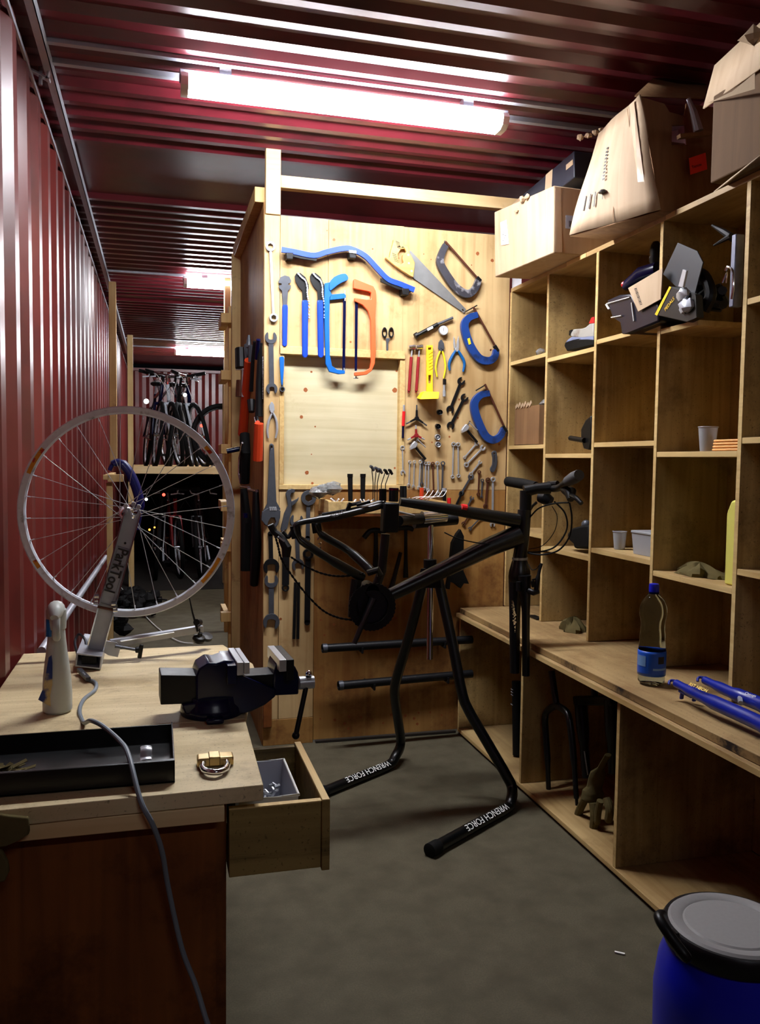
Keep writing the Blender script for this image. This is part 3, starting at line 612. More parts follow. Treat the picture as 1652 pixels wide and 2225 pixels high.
gclamp('chipped grey iron C-clamp, uppermost of the three clamps', [(969, 532), (960, 552), (957, 572), (972, 600), (990, 624), (1008, 637), (1022, 637), (1034, 625), (1041, 606)], (966, 526), (1037, 607), (957, 575), (966, 524), ((1034, 604), (1042, 612)), 'cgrey')
g2 = gclamp('blue C-clamp below the hand saw tip, middle of the three clamps', [(1038, 684), (1020, 690), (1010, 705), (1014, 730), (1025, 757), (1042, 779), (1062, 784), (1075, 776), (1079, 760)], (1027, 668), (1076, 756), (1012, 677), (1036, 664), ((1072, 752), (1080, 764)), 'cblue')
WT2(.027).px([(1016, 736), (1021, 734), (1024, 747), (1019, 749)], .001).done('label_plate', 'yellow', g2, bev=0)
gclamp('blue C-clamp hanging lowest, beside the shelf unit', [(1064, 855), (1046, 858), (1033, 872), (1032, 892), (1042, 922), (1056, 948), (1073, 956), (1088, 947), (1096, 930)], (1052, 835), (1095, 930), (1033, 849), (1055, 836), ((1090, 926), (1098, 938)), 'cblue')
# pressure tool
g = wthing('suspension_pump', 'small black hand pump with round white pressure dial', 'pump', 940, 715)
WT2(.006).rod([w2(902, 731), w2(950, 705)], .0095).done('barrel', 'black', g)
WT2(.008).rod([w2(950, 705), w2(983, 691)], .0065).done('shaft', 'dsteel', g)
WT2(.006).rod([w2(900, 732), w2(906, 728)], .014).done('knob', 'black', g)
WT2(.0255).px([(928, 714), (940, 708), (942, 713), (930, 719)], .0008).done('label_strip', 'white', g, bev=0)
WT2(.01).disc(w2(962, 719), .022, .014).done('gauge_body', 'steel', g)
di = WT2(.0242).disc(w2(962, 719), .0185, .0008).done('dial', 'white', g, bev=0)
WT2(.0252).strip(w2(961, 713), w2(962, 722), .002, .0005).done('needle', 'ink', g, bev=0)
# small hammers
for x, lab in ((892, 'thin red-handled hammer with chrome head, left one of the pair'), (908, 'thin red-handled hammer with chrome head, right one of the pair')):
    g = wthing('hammer', lab, 'hammer', x, 790, 'pair of small hammers')
    WT2(.006).rod([w2(x-5, 755), w2(x+9, 754)], .0105).done('head', 'chrome', g)
    WT2(.009).rod([w2(x+3, 757), w2(x+1, 780)], .0035).done('shaft', 'steel', g)
    WT2(.006).rod([w2(x+1, 776), w2(x-4, 850)], .0072).rod([w2(x-4, 848), w2(x-4.5, 854)], .005).done('grip', 'redgrip', g)
# yellow rest
g = wthing('hanging_bracket', 'bright yellow plastic tool hanger with slotted stem and hooked foot', 'hanger', 934, 800)
WT2(.004).px([(928, 750), (941, 750), (941, 852), (928, 852)], .016, [[(931, 755), (938, 755), (938, 760), (931, 760)], [(931.5, 815), (937.5, 815), (937.5, 833), (931.5, 833)]]).done('stem', 'yellow', g, bev=.0015)
W_ = WT2(.02)
for k in range(6): W_.strip(w2(930, 770+k*7), w2(938, 765+k*7), .003, .002)
W_.done('ribs', 'yellow', g)
q0, q1, q2, q3 = w2(916, 852, .02), w2(953, 853, .02), w2(953, 867, .06), w2(913, 868, .06)
MB().hexa([(q3.x, YW-.004, q3.y+.01), (q2.x, YW-.004, q2.y+.01), (q1.x, YW-.004, q0.y), (q0.x, YW-.004, q0.y)], [(q3.x, YW-.065, q3.y), (q2.x, YW-.065, q2.y), (q1.x-.004, YW-.045, q0.y+.002), (q0.x+.004, YW-.045, q0.y+.002)]).build('foot', 'yellow', g, bev=.002)
# pliers
pliers('yellow-handled side cutters between the yellow hanger and blue pliers', [[(953, 757), (954, 744), (958, 738), (961, 739), (965, 746), (966, 758), (962, 763), (957, 763)]], (960, 756), [(957, 762), (950, 780), (947, 800), (950, 819)], [(961, 762), (966, 780), (968, 800), (964, 822)], 'dsteel', 'ygrip', .0085)
pliers('blue-handled long-nose pliers with handles spread open', [[(987, 757), (986, 745), (986.5, 731), (989, 740), (990.5, 757)], [(992, 757), (994, 742), (997, 730), (998, 745), (998, 757)]], (992, 760), [(990, 762), (982, 775), (976, 790), (977, 805)], [(995, 762), (1003, 775), (1009, 790), (1006, 808)], 'steel', 'bgrip', .0125)
g = wthing('nut_driver', 'short nut driver with dark handle below the side cutters', 'screwdriver', 964, 840)
WT2(.005).rod([w2(965, 824), w2(965, 836)], .0085).done('handle', 'black', g)
WT2(.008).rod([w2(964.5, 836), w2(964, 850)], .0055).rod([w2(964, 849), w2(964, 862)], .0075).done('socket', 'steel', g)
spanner((1003, 828), (979, 890), .0185, .0185, .0135, 'oo', 'black double-ended cone spanner, upper of the crossed pair', 'bsteel', t=.006, tiltA=-.35, tiltB=.25)
spanner((1010, 864), (980, 925), .0185, .0185, .0135, 'oo', 'black double-ended cone spanner, lower of the crossed pair', 'bsteel', t=.006, tiltA=-.35, tiltB=.25)
# sockets
for x, y, m_, lab in ((957, 896, 'bsteel', 'short black bottom bracket socket tool, topmost of four small sockets'), (953, 927, 'bsteel', 'small black socket, second from the top of the four'), (952, 950, 'steel', 'small chrome socket, third from the top of the four'), (953, 966, 'steel', 'small chrome socket, lowest of the four')):
    c = P(x, y, Y=YW-.03); o = MB().lathe([(.0, .002), (.006, .002), (.006, .022), (.010, .024), (.010, .0), (.0115, -.001), (.0125, .001), (.0125, .028), (.0, .028)], c, (.15, 1, .1), 16).build('socket', m_)
    tag(o, lab, 'socket', 'small sockets on the wall')
# Y wrenches
def ywrench(c, ends, m, mt, lab):
    g = wthing('y_wrench', lab, 'wrench', *c)
    for e in ends:
        a_, b_ = w2(*c), w2(*e); md = a_.lerp(b_, .62)
        WT2(.008).strip(a_, md, .011, .007, .008).done('arm', m, g)
        WT2(.009).rod([md, b_], .0035).done('tip', mt, g)
    WT2(.007).disc(w2(*c), .010, .010).done('hub', m, g)
ywrench((905, 909), [(905, 880), (882, 921), (927, 925)], 'bsteel', 'dsteel', 'black three-armed hex key wrench')
ywrench((904, 946), [(903, 924), (885, 956), (922, 955)], 'redgrip', 'steel', 'dark red three-armed wrench with chrome tips')
# chain breakers
def breaker(dx, dy, lab):
    g = wthing('chain_breaker', lab, 'tool', 900+dx, 965+dy)
    f = lambda x, y: (x+dx, y+dy)
    WT2(.008).px([f(896, 965), f(902, 958), f(909, 964), f(905, 972), f(899, 975), f(893, 978), f(892, 972)], .022).done('body', 'steel', g, bev=.002)
    WT2(.015).rod([w2(*f(907, 952)), w2(*f(902, 962))], .0045).rod([w2(*f(893, 974)), w2(*f(900, 968))], .006).done('screw', 'chrome', g)
    WT2(.02).rod([w2(*f(905, 955)), w2(*f(923, 972))], .0025).done('lever', 'steel', g)
    WT2(.008).rod([w2(*f(903, 973)), w2(*f(924, 998))], .006).done('handle', 'bsteel', g)
breaker(0, 0, 'chain breaker with bent black handle below the dark red three-armed wrench')
breaker(112, -37, 'chain breaker with black handle left of the lowest blue clamp')
g = wthing('slim_screwdriver', 'slim screwdriver with red grip fixed on the hatch frame edge', 'screwdriver', 876, 920)
WT2(.008).rod([w2(877, 894), w2(877, 880)], .0048).done('tip', 'steel', g)
WT2(.006).rod([w2(877, 894), w2(875.5, 926)], .0075).done('grip', 'redp', g)
WT2(.006).rod([w2(875.5, 926), w2(875, 952)], .0055).done('shank', 'dblue', g)
spanner((875, 973), (876, 1027), .0105, .012, .006, 'ro', 'chrome combination spanner hanging on the right hatch frame', 'steel', t=.005, tiltB=.3)
# the dense row of combination spanners
row = [(891, 1004, 889, 1054, .0075, 'steel'), (901, 1004, 899, 1057, .0075, 'steel'), (914, 1004, 911, 1060, .009, 'steel'), (919, 1000, 917, 1052, .009, 'dsteel'), (926, 1007, 924, 1062, .0085, 'steel'),
       (932, 1007, 931, 1066, .009, 'steel'), (941, 1008, 943, 1072, .0095, 'rust'), (951, 1007, 953, 1074, .0105, 'steel'), (963, 1007, 961, 1076, .011, 'dsteel')]
names_ = ['first from the left', 'second from the left', 'third from the left', 'fourth from the left', 'fifth from the left', 'fourth from the right', 'rusty one, third from the right', 'second from the right', 'last on the right']
for i, (x0, y0, x1, y1, r, m_) in enumerate(row):
    spanner((x0, y0), (x1, y1), r, r*1.05, r*.72, 'ro', 'combination spanner in the dense row above the tray, '+names_[i], m_, t=.005, tiltB=.26, off=.004+.0015*(i % 3))
spanner((986, 965), (984, 1036), .0105, .009, .0065, 'rr', 'slim chrome ring spanner, left one of the hanging pair', 'steel', t=.006)
spanner((996, 966), (997, 1034), .0105, .009, .0065, 'rr', 'slim chrome ring spanner, right one of the hanging pair', 'steel', t=.006)
spanner((1037, 963), (1010, 994), .0115, .0075, .0065, 'or', 'small chrome spanner slanting just below the right chain breaker', 'steel', t=.005)
spanner((1050, 973), (1014, 1010), .0135, .012, .0075, 'or', 'chrome spanner slanting below the smaller slanted one', 'steel', t=.006, tiltA=.2)
spanner((1044, 1004), (1024, 1030), .009, .009, .0065, 'or', 'short slanted chrome spanner, third down of the slanted group', 'steel', t=.005)
spanner((1024, 1036), (1002, 1074), .0145, .010, .0085, 'oe', 'dark slanted spanner, lowest above the bicycle top tube', 'dsteel', t=.006, tiltA=.3)
g = wthing('spoke_key', 'grey flat tool with rounded ends hanging apart at the far right', 'tool', 1074, 1002)
WT2().px([(1069, 984), (1075, 979), (1080, 983), (1081, 1005), (1078, 1018), (1073, 1026), (1067, 1024), (1066, 1017), (1070, 1010), (1071, 995)], .008, [[(1073, 984), (1076, 984), (1076, 987), (1073, 987)]], sm=2).done('body', 'dsteel', g, bev=.001)
WT2(.011).strip(w2(1074, 988), w2(1073, 1004), .002, .0008).done('slot', 'ddark', g, bev=0)
spanner((1042, 1026), (1040, 1074), .0090, .0085, .0065, 'rr', 'slim rusty ring spanner standing left of the hanging four', 'rust', t=.005)
spanner((1049, 1044), (1047, 1080), .0080, .007, .0062, 'ro', 'short slim combination spanner beside the rusty ring spanner', 'dsteel', t=.005)
spanner((1061, 1043), (1056, 1100), .0120, .012, .0100, 'ro', 'brownish combination spanner above the top tube at the right', 'rust', t=.006)
spanner((1072, 1042), (1071, 1140), .0120, .013, .0095, 'ro', 'long chrome combination spanner nearest the shelf unit', 'steel', t=.006)
spanner((1026, 1082), (1015, 1104), .010, .007, .007, 'or', 'small dark spanner poking out above the top tube', 'dsteel', t=.005)
spanner((1022, 1118), (1008, 1138), .009, .0105, .0062, 'eo', 'small dark spanner hanging just under the top tube, left', 'rust', t=.005)
spanner((1046, 1124), (1022, 1149), .008, .009, .0062, 'eo', 'small spanner slanting out under the top tube, right', 'dsteel', t=.005)
spanner((988, 1108), (1004, 1072), .010, .012, .010, 'eo', 'black slanted tool rising from behind the top tube', 'bsteel', t=.008)
# steel pipes low on the wall
for A, B, Y0, lab in (((700, 1409), (1000, 1391), .10, 'dark steel pipe resting low on the wall, upper of two'), ((735, 1490), (1000, 1466), .16, 'dark steel pipe resting low on the wall, lower of two')):
    a_, b_ = P(*A, Y=YW-Y0), P(*B, Y=YW-Y0*.8); d = (b_-a_).normalized(); b_ = b_+d*.06
    g = thing('steel_pipe', lab, 'pipe', a_, 'steel pipes')
    MB().tube([a_, b_], .019, 18, ends=False).tube([a_+d*.001, b_-d*.001], .016, 18, ends=False).build('pipe_body', 'bsteel', g)
    MB().tube([a_+d*.002, a_+d*.022], .021, 18, ends=False).build('collar', 'dsteel', g)
    for f_ in (.25, .8):
        c = a_.lerp(b_, f_); MB().cyl((c.x, YW, c.z-.024), (c.x, c.y-.03, c.z-.024), .005, seg=8).cyl((c.x, c.y-.03, c.z-.026), (c.x, c.y-.03, c.z), .005, seg=8).build('hook', 'bsteel', g)
o = MB().box((.459, YW-.02, .09), (P(591, 1530, Y=YW-.02).x, YW-.003, .27)).build('wood_offcut', 'redwood', bev=.002); tag(o, 'dark brown board leaning at the foot of the partition behind the vise', 'board')
# ---------------------------------------------------------------- tool tray below the hatch
TY = 3.50
tr = thing('tool_tray', 'shallow wooden tray fixed below the hatch, filled with small tools', 'tray', P(850, 1100, Y=TY))
xa, xb = P(714, 1092, Y=TY).x, 1.24; zt = P(714, 1090, Y=TY).z; zb = zt-.052
MB().box((xa, TY, zb), (xb, TY+.014, zt)).build('front_board', 'edge', tr, bev=.001)
MB().box((xa, TY+.0145, zb), (xa+.014, YW-.013, zt+.004)).build('side_board', 'edge', tr, bev=.001)
MB().box((xb-.014, TY+.0145, zb), (xb, YW-.013, zt)).build('side_board', 'edge', tr, bev=.001)
MB().box((xa, TY+.001, zb-.012), (xb, YW-.001, zb-.0002)).build('bottom_board', 'redwood', tr)
ZF = zb
def upright(px, pt, pb, r, m, lab, name, Y=TY+.12, cat='tool', grp='things in the tool tray', cap=None):
    a_ = P(px, pt, Y=Y); b_ = Vector((a_.x+rnd.uniform(-.004, .004), Y, ZF+.001)); g = thing(name, lab, cat, b_, grp)
    MB().tube([b_, b_.lerp(a_, .9), a_], [r*.85, r, r*.95], 14).build('body', m, g)
    if cap: MB().cyl(a_-Vector((0, 0, .012)), a_+Vector((0, 0, .003)), r*1.12, seg=14).build('cap', cap, g)
    return g
upright(761, 1031, 1090, .0115, 'rubber', 'black handlebar grip standing in the tray, left one', 'standing_tool', cap='black')
upright(789, 1031, 1090, .0115, 'rubber', 'black handlebar grip standing in the tray, right one', 'standing_tool', cap='black')
for i, (x, m_) in enumerate(((873, 'black'), (880, 'rubber'))): upright(x, 1056, 1100, .0085, m_, ['dark round tool handle standing in the tray behind the seat clamp', 'dark round tool handle touching its left neighbour behind the seat clamp'][i], 'standing_tool')
upright(917, 1060, 1105, .010, 'toolor', 'orange screwdriver handle standing in the tray', 'screwdriver', Y=TY+.08)
upright(966, 1062, 1100, .009, 'black', 'black and silver marker-like tool at the tray right end', 'standing_tool', Y=TY+.1, cap='steel')
upright(976, 1082, 1100, .009, 'redp', 'short red plastic handle at the tray right end', 'standing_tool', Y=TY+.09)
hk = ['first from the left', 'second from the left', 'middle one', 'fourth from the left', 'last on the right']
for i, (x0, y0, x1, y1) in enumerate(((808, 1016, 811, 1050), (818, 1019, 815, 1050), (826, 1022, 820, 1050), (838, 1024, 829, 1052), (848, 1024, 838, 1052))):
    g = thing('hex_key', 'dark-gripped T-handle hex key above the tray, '+hk[i], 'hex key', P(x0, y0, Y=TY+.14), 'hex keys at the tray')
    a_ = P(x0, y0, Y=TY+.14); b_ = P(x1, y1, Y=TY+.14); c = Vector((b_.x, TY+.14, ZF+.001))
    MB().tube([a_, b_, c], .0022, 8).build('shaft', 'bsteel', g)
    MB().tube([a_+Vector((-.008, -.004, .006)), a_+Vector((0, 0, .003)), a_+Vector((.011, .003, -.014))], [.006, .0075, .006], 10).build('handle', 'dsteel' if i < 3 else 'bsteel', g)
# crinkled bag
bag = MB(); c = P(706, 1072, Y=TY+.12); r2_ = random.Random(3)
for k in range(9): bag.ball(c+Vector((r2_.uniform(-.045, .05), r2_.uniform(-.03, .03), r2_.uniform(.004, .026))), r2_.uniform(.02, .034), 9, (1.2, .8, .75), .28, r2_)
o = bag.build('plastic_bag', 'film', ang=5); tag(o, 'crinkled clear plastic bag at the left end of the tray', 'bag')
hb = thing('small_parts', 'loose white and silver small parts lying in the tray', 'parts', P(800, 1085, Y=TY+.05))
b = MB()
for k in range(26):
    x = rnd.uniform(xa+.03, xb-.03); y = rnd.uniform(TY+.03, TY+.2); b.bar((x, y, zt-.012), (x+rnd.uniform(-.03, .03), y+rnd.uniform(-.02, .02), zt+rnd.uniform(-.005, .012)), .006, .006)
o = b.build('bits', 'white', hb); o['kind'] = 'stuff'
b = MB()
for k in range(5):
    x = P(905+k*10, 1085, Y=TY+.05).x; b.tube(smooth([(x-.05, TY+.04, zt), (x-.01, TY+.03, zt+.018), (x+.04, TY+.06, zt+.02), (x+.07, TY+.09, zt+.045)], 4), .0015, 6)
o = b.build('cable_ties', 'white', hb); o['kind'] = 'stuff'
# hammers and tools hanging under the tray
def hangs(px, pt, pb, w_, lab, head=None, lean=0, name='hammer', cat='hammer'):
    Yh = YW-.06; a_ = P(px, pt, Y=Yh); b_ = P(px+lean, pb, Y=Yh); g = thing(name, lab, cat, a_, 'hammers hanging under the tray')
    MB().tube([a_, a_.lerp(b_, .6), b_], [w_*.6, w_*.7, w_], 12, flat=.7).build('handle', 'bsteel', g)
    if head:
        pts = [P(px+hx, pt+hy, Y=Yh) for hx, hy in head]; MB().tube(smooth(pts, 4), [.012]*(4*(len(pts)-1)+1), 12).build('head', 'bsteel', g)
    return g
hangs(817, 1155, 1232, .016, 'dark claw hammer hanging left of the seat tube', [(-26, 14), (-14, 0), (0, -3), (14, 0), (20, 2)])
hangs(882, 1150, 1255, .013, 'dark hammer hanging right of the seat tube', [(-16, -2), (0, -4), (16, 0)])
hangs(871, 1200, 1285, .020, 'broad dark handle leaning left behind the down tube', None, -22, 'standing_tool', 'tool')
o = MB(); pl_ = [P(x, y, Y=YW-.05) for x, y in ((1000, 1150), (1007, 1165), (1006, 1240), (1018, 1268), (1007, 1267), (1000, 1278), (988, 1268), (978, 1264), (976, 1280), (969, 1279), (975, 1250), (982, 1180), (992, 1160))]
o.prism([(p.x, p.z) for p in pl_], .03, (0, YW-.03, 0)); o = o.build('tool_pouch', 'olive', bev=.006); o.data.materials[0] = M['rubber']; tag(o, 'ragged black cloth pouch hanging on the wall behind the top tube', 'pouch')
# ---------------------------------------------------------------- truing stand and wheel
WY = 2.60; wc = P(278, 1113, Y=WY); wa = math.radians(-8)
wu = Vector((math.cos(wa), math.sin(wa), 0)); wn = Vector((-math.sin(wa), math.cos(wa), 0)); wz = Vector((0, 0, 1))
wh = thing('spoked_wheel', 'bare silver bicycle wheel without tyre standing in the truing stand', 'wheel', wc)
def wpt(r, th, n=0.): return wc+wu*r*math.cos(th)+wz*r*math.sin(th)+wn*n
prof = [(-.010, .3085), (-.0115, .311), (-.0105, .314), (-.006, .3095), (.006, .3095), (.0105, .314), (.0115, .311), (.010, .3085), (.0075, .296), (.003, .2915), (-.003, .2915), (-.0075, .296)]
b = MB(); NS = 120
for k in range(NS):
    th = 2*PI*k/NS
    for n_, r in prof: b.v.append(wpt(r, th, n_))
m_ = len(prof)
for k in range(NS):
    for j in range(m_): b.f.append((k*m_+j, k*m_+(j+1) % m_, ((k+1) % NS)*m_+(j+1) % m_, ((k+1) % NS)*m_+j))
rim = b.build('rim', 'alu', wh, ang=30)
for a0, a1 in ((142, 158), (36, 41), (-44, -27), (208, 213)):      # rim stickers
    b = MB(); K = 10
    for k in range(K+1):
        th = math.radians(a0+(a1-a0)*k/K); b.v += [wpt(.2965, th, -.0079), wpt(.3075, th, -.0104), wpt(.2965, th, -.0083), wpt(.3075, th, -.0108)]
    for k in range(K): i = 4*k; b.f += [(i+2, i+3, i+7, i+6), (i, i+4, i+5, i+1)]
    b.build('rim_sticker', 'orl', wh)
b = MB(); b.lathe([(.006, -.05), (.012, -.048), (.021, -.036), (.022, -.031), (.013, -.026), (.012, .026), (.022, .031), (.021, .036), (.012, .048), (.006, .05)], wc, wn, 20); b.build('hub', 'chrome', wh)
MB().cyl(wc-wn*.075, wc+wn*.075, .0045, seg=10).build('axle', 'dsteel', wh)
NSP = 28
for k in range(NSP):
    th = 2*PI*(k+.3)/NSP; side = -1 if k % 2 else 1; tw = .95*(1 if (k//2) % 2 else -1)
    b = MB(); b.tube([wpt(.0205, th+tw, side*.033), wpt(.292, th, side*.002)], .00105, 6); sp_ = b.build('spoke', 'steel', wh)
    MB().cyl(wpt(.280, th, side*.0028), wpt(.292, th, side*.002), .0020, seg=6).build('nipple', 'alu', sp_)
ts = thing('truing_stand', 'silver steel wheel truing stand with black knobs on the bench', 'stand', P(192, 1455, Z=BZ))
def uplift(Y, par, lettered):
    f = lambda x, y: P(x, y, Y=Y)
    tR, tL, bL, bR = f(305, 1112), f(271, 1108), f(182, 1437), f(216, 1446)
    d = (bL-tL).normalized(); z_ = Vector((0, 1, 0))
    L = [f(271, 1108), f(282, 1103), f(287, 1126), f(294, 1127), f(302, 1106), f(307, 1112), bR, bL]
    b = MB(); b.prism([(p.x, p.z) for p in L], .004, (0, Y+.004, 0)); b.build('arm_plate', 'galv', par, bev=.0008)
    for (p, q) in ((f(271, 1112), bL), (f(306, 1114), bR)): MB().bar(p+Vector((0, -.008, 0)), q+Vector((0, -.008, 0)), .0035, .022, (0, 1, 0)).build('arm_flange', 'chrome', par)
    return d
dn = uplift(2.528, ts, True)
uplift(2.665, ts, False)
for x, y in ((273, 1100), (290, 1096), (301, 1102), (272, 1112)):
    p = P(x, y, Y=2.515); MB().cyl(p, p+Vector((0, .02, 0)), .0075, seg=6).build('bolt', 'galv', ts)
for x, y in ((210, 1295), (208, 1310), (247, 1312), (251, 1326)):
    p = P(x, y, Y=2.505); MB().cyl(p+Vector((-.006, 0, 0)), p+Vector((.006, 0, 0)), .0075, seg=10).build('bolt', 'chrome', ts)
MB().cyl(P(212, 1318, Y=2.508), P(250, 1326, Y=2.508), .004, seg=8).build('cross_bolt', 'rust', ts)
# lettering down the arm in its black outline
A0, A1 = P(270, 1190, Y=2.5225), P(229, 1312, Y=2.5225); u = (A1-A0).normalized(); v = Vector((-u.z, 0, u.x))
if v.x < 0: v = -v
ln = (A1-A0).length; hw = .034
ob = MB()
for (p, q) in ((A0+v*hw*.5, A1+v*hw*.5), (A0-v*hw*.5, A1-v*hw*.5), (A0+v*hw*.5, A0-v*hw*.5), (A1+v*hw*.5, A1-v*hw*.5)): ob.bar(p, q, .0006, .0014, (0, 1, 0))
text('lettering', 'ParkTool', .043, 'ink', A0+u*.003-v*.0145, u, v, ts, .0003, .83, True)
MB_b = ob.build('letter_frame', 'ink', ts)
p = P(272, 1180, Y=2.523); MB().cyl(p, p+Vector((0, -.003, 0)), .0035, seg=8).build('rivet', 'ink', ts)
# hollow square base tube pointing at the viewer
q0, q1, q2, q3 = (P(x, y, Y=2.45) for x, y in ((166, 1419), (222, 1426), (219, 1455), (163, 1448)))
ins = lambda p, c, s_: c+(p-c)*s_
cc = (q0+q1+q2+q3)/4; zz = BZ+.001-min(q2.z, q3.z)
Q = [(p.x, p.z+max(0, zz)) for p in (q3, q2, q1, q0)]; c2 = (cc.x, cc.z+max(0, zz))
hole = [(c2[0]+(x-c2[0])*.88, c2[1]+(z-c2[1])*.80) for x, z in Q]
MB().prism(Q, -.27, (0, 2.45, 0), holes=[hole]).build('base_tube', 'galv', ts, bev=.0008)
MB().box((c2[0]-.02, 2.47, c2[1]-.012), (c2[0]+.02, 2.71, c2[1]+.010)).build('base_core', 'black', ts)
a_, b_ = P(240, 1398, Y=2.56), P(440, 1366, Y=2.64)
MB().bar(a_, b_, .020, .022).build('caliper_arm', 'galv', ts, bev=.001)
MB().bar(P(262, 1394, Y=2.552), P(378, 1374, Y=2.60), .012, .002).build('arm_scale', 'white', ts)
MB().tube([P(408, 1281, Y=2.62), P(418, 1330, Y=2.62), P(430, 1372, Y=2.62)], [.0015, .0028, .004], 8).build('feeler', 'bsteel', ts)
MB().cyl(P(427, 1352, Y=2.6), P(434, 1352, Y=2.66), .010, seg=10).build('adjuster', 'bsteel', ts)
c = P(433, 1386, Y=2.63); MB().cyl(c+Vector((0, 0, .03)), c, .004, seg=8).lathe([(.0, -.012), (.018, -.012), (.021, -.004), (.018, .004), (.008, .008), (.006, .018)], c, (.2, -.3, 1), 14).build('knob', 'black', ts)
c = P(449, 1384, Y=2.66); MB().lathe([(.0, -.006), (.019, -.005), (.019, .005), (0, .007)], c, (.25, -.45, 1), 14).build('knob', 'black', ts)
a_, b_ = P(250, 1404, Y=2.54), P(297, 1412, Y=2.54)
MB().cyl(a_, b_, .0045, seg=10).build('knob_rod', 'dsteel', ts)
MB().bar(P(308, 1400, Y=2.54), P(303, 1430, Y=2.54), .012, .014, (0, 1, 0)).cyl(b_-Vector((.004, 0, 0)), b_+Vector((.012, 0, 0)), .009, seg=10).build('t_knob', 'black', ts, bev=.003)
L = [P(x, y, Y=2.545) for x, y in ((230, 1392), (254, 1396), (262, 1408), (256, 1428), (236, 1424), (226, 1418))]
MB().prism([(p.x, p.z) for p in L], .004, (0, 2.549, 0)).build('bracket', 'galv', ts)
MB().tube(smooth([P(168, 1420, Y=2.56), P(163, 1395, Y=2.58), P(172, 1378, Y=2.6), P(186, 1392, Y=2.58), P(186, 1415, Y=2.56)], 5), .004, 8).build('spring_loop', 'dsteel', ts)
# pipe along the left wall
o = MB().tube([P(230, 1210, X=-.345), P(90, 1415, X=-.375)], .015, 14).build('wall_pipe', 'galv'); tag(o, 'light grey pipe running down along the red wall behind the wheel', 'pipe')
# ---------------------------------------------------------------- spray bottle
c = P(125, 1546, Z=BZ); c.z = BZ+.001; H_ = P(128, 1316, Y=c.y).z-BZ
sb = thing('spray_bottle', 'milky plastic spray bottle with peeling label on the bench', 'bottle', c)
MB().lathe([(.0, 0), (.029, 0), (.033, .005), (.0335, .045), (.031, .085), (.0275, .115), (.0235, .145), (.0205, .175), (.0195, H_*.76), (.0185, H_*.80), (.0, H_*.80)], c, (0, 0, 1), 24).build('body', 'milky', sb)
hz = c+Vector((0, 0, H_*.80))
MB().lathe([(.0195, -.006), (.0215, -.004), (.0225, .012), (.0225, .040), (.018, .046), (.0, .047)], hz, (0, 0, 1), 20).build('collar', 'milky', sb)
MB().tube([hz+Vector((.0, .03, .035)), hz+Vector((0, .0, .042)), hz+Vector((0, -.03, .036)), hz+Vector((.0, -.042, .028))], [.016, .020, .016, .009], 14).build('spray_head', 'milky', sb)
MB().tube(smooth([hz+Vector((.003, -.028, .03)), hz+Vector((.004, -.045, .005)), hz+Vector((.004, -.038, -.025))], 4), [.009]*8+[.006], 10, flat=.6).build('trigger', 'milky', sb)
L = [P(x, y, Y=c.y-.03) for x, y in ((112, 1423), (106, 1428), (102, 1450), (98, 1475), (94, 1495), (83, 1520), (112, 1536), (114, 1500), (114, 1440))]
lb = MB(); lb.prism([(p.x, p.z) for p in L], .001, (0, c.y-.030, 0)); lb.build('peeling_label', mat('worn_blue_label', S(190, 168, 118), .6, var=.3, scale=50, dirt=S(20, 44, 110), dscale=24, dlo=.46, dhi=.56), sb)
MB().tube([hz+Vector((-.014, -.012, -.02)), hz+Vector((-.014, -.010, .02))], .008, 8).build('head_insert', 'bgrip', sb)
# ---------------------------------------------------------------- bench vise
vo = Vector((.125, 1.985, BZ+.001)); vy = math.radians(3)
vs = thing('bench_vise', 'heavy dark blue bench vise bolted to the bench corner', 'vise', vo)
vu = Vector((math.cos(vy), math.sin(vy), 0)); vv = Vector((-math.sin(vy), math.cos(vy), 0))
def vp(pts, y0, y1, name, m, bev=.003, **k):
    """outline (px at Y=vo.y plane) extruded across the vise"""
    Yp = vo.y+y0; L = [P(x, y, Y=Yp) for x, y in pts]; L = [((p.x-vo.x), (p.z-vo.z)) for p in L]
    b = MB(); b.prism(L, -(y1-y0), vo+vv*y0, vu, (0, 0, 1)); return b.build(name, m, vs, bev=bev, **k)
MB().lathe([(.0, 0), (.073, 0), (.075, .006), (.073, .020), (.066, .030), (.064, .046), (0, .046)], vo, (0, 0, 1), 32).build('swivel_base', 'dblue', vs)
for s_ in (-1, 1): MB().box((vo.x-.02, vo.y+s_*.085-.015, vo.z), (vo.x+.02, vo.y+s_*.085+.012, vo.z+.014)).build('base_lug', 'dblue', vs, bev=.005)
vp([(347, 1466), (524, 1470), (524, 1526), (347, 1530)], -.038, .038, 'slide_bar', 'bsteel', .002)
vp([(424, 1468), (430, 1453), (450, 1440), (468, 1442), (486, 1436), (506, 1437), (516, 1446), (526, 1470), (600, 1500), (598, 1516), (575, 1534), (545, 1548), (516, 1554), (400, 1552), (392, 1530), (424, 1526)], -.048, .045, 'fixed_jaw_body', 'dblue', .006)
vp([(524, 1470), (600, 1466), (600, 1512), (524, 1520)], -.036, .036, 'guide_bar', 'bsteel', .002)
jz = lambda y: P(530, y, Y=vo.y).z
J = [P(x, y, Y=1.925) for x, y in ((528, 1426), (546, 1424), (548, 1440), (530, 1442))]
def jaw_plate(x0, x1, z0, z1, nm, m='steel'):
    b = MB(); o_ = Vector((0, 0, 0)); cs = []
    for z in (z0, z1):
        for (xx, yy) in ((x0, -.076), (x1, -.076), (x1, .080), (x0, .080)): cs.append(Vector((vo.x, vo.y, z))+vu*(xx-vo.x)+vv*yy)
    b.hexa(cs[:4], cs[4:]); return b.build(nm, m, vs, bev=.0012)
zt_ = P(540, 1438, Y=1.915).z
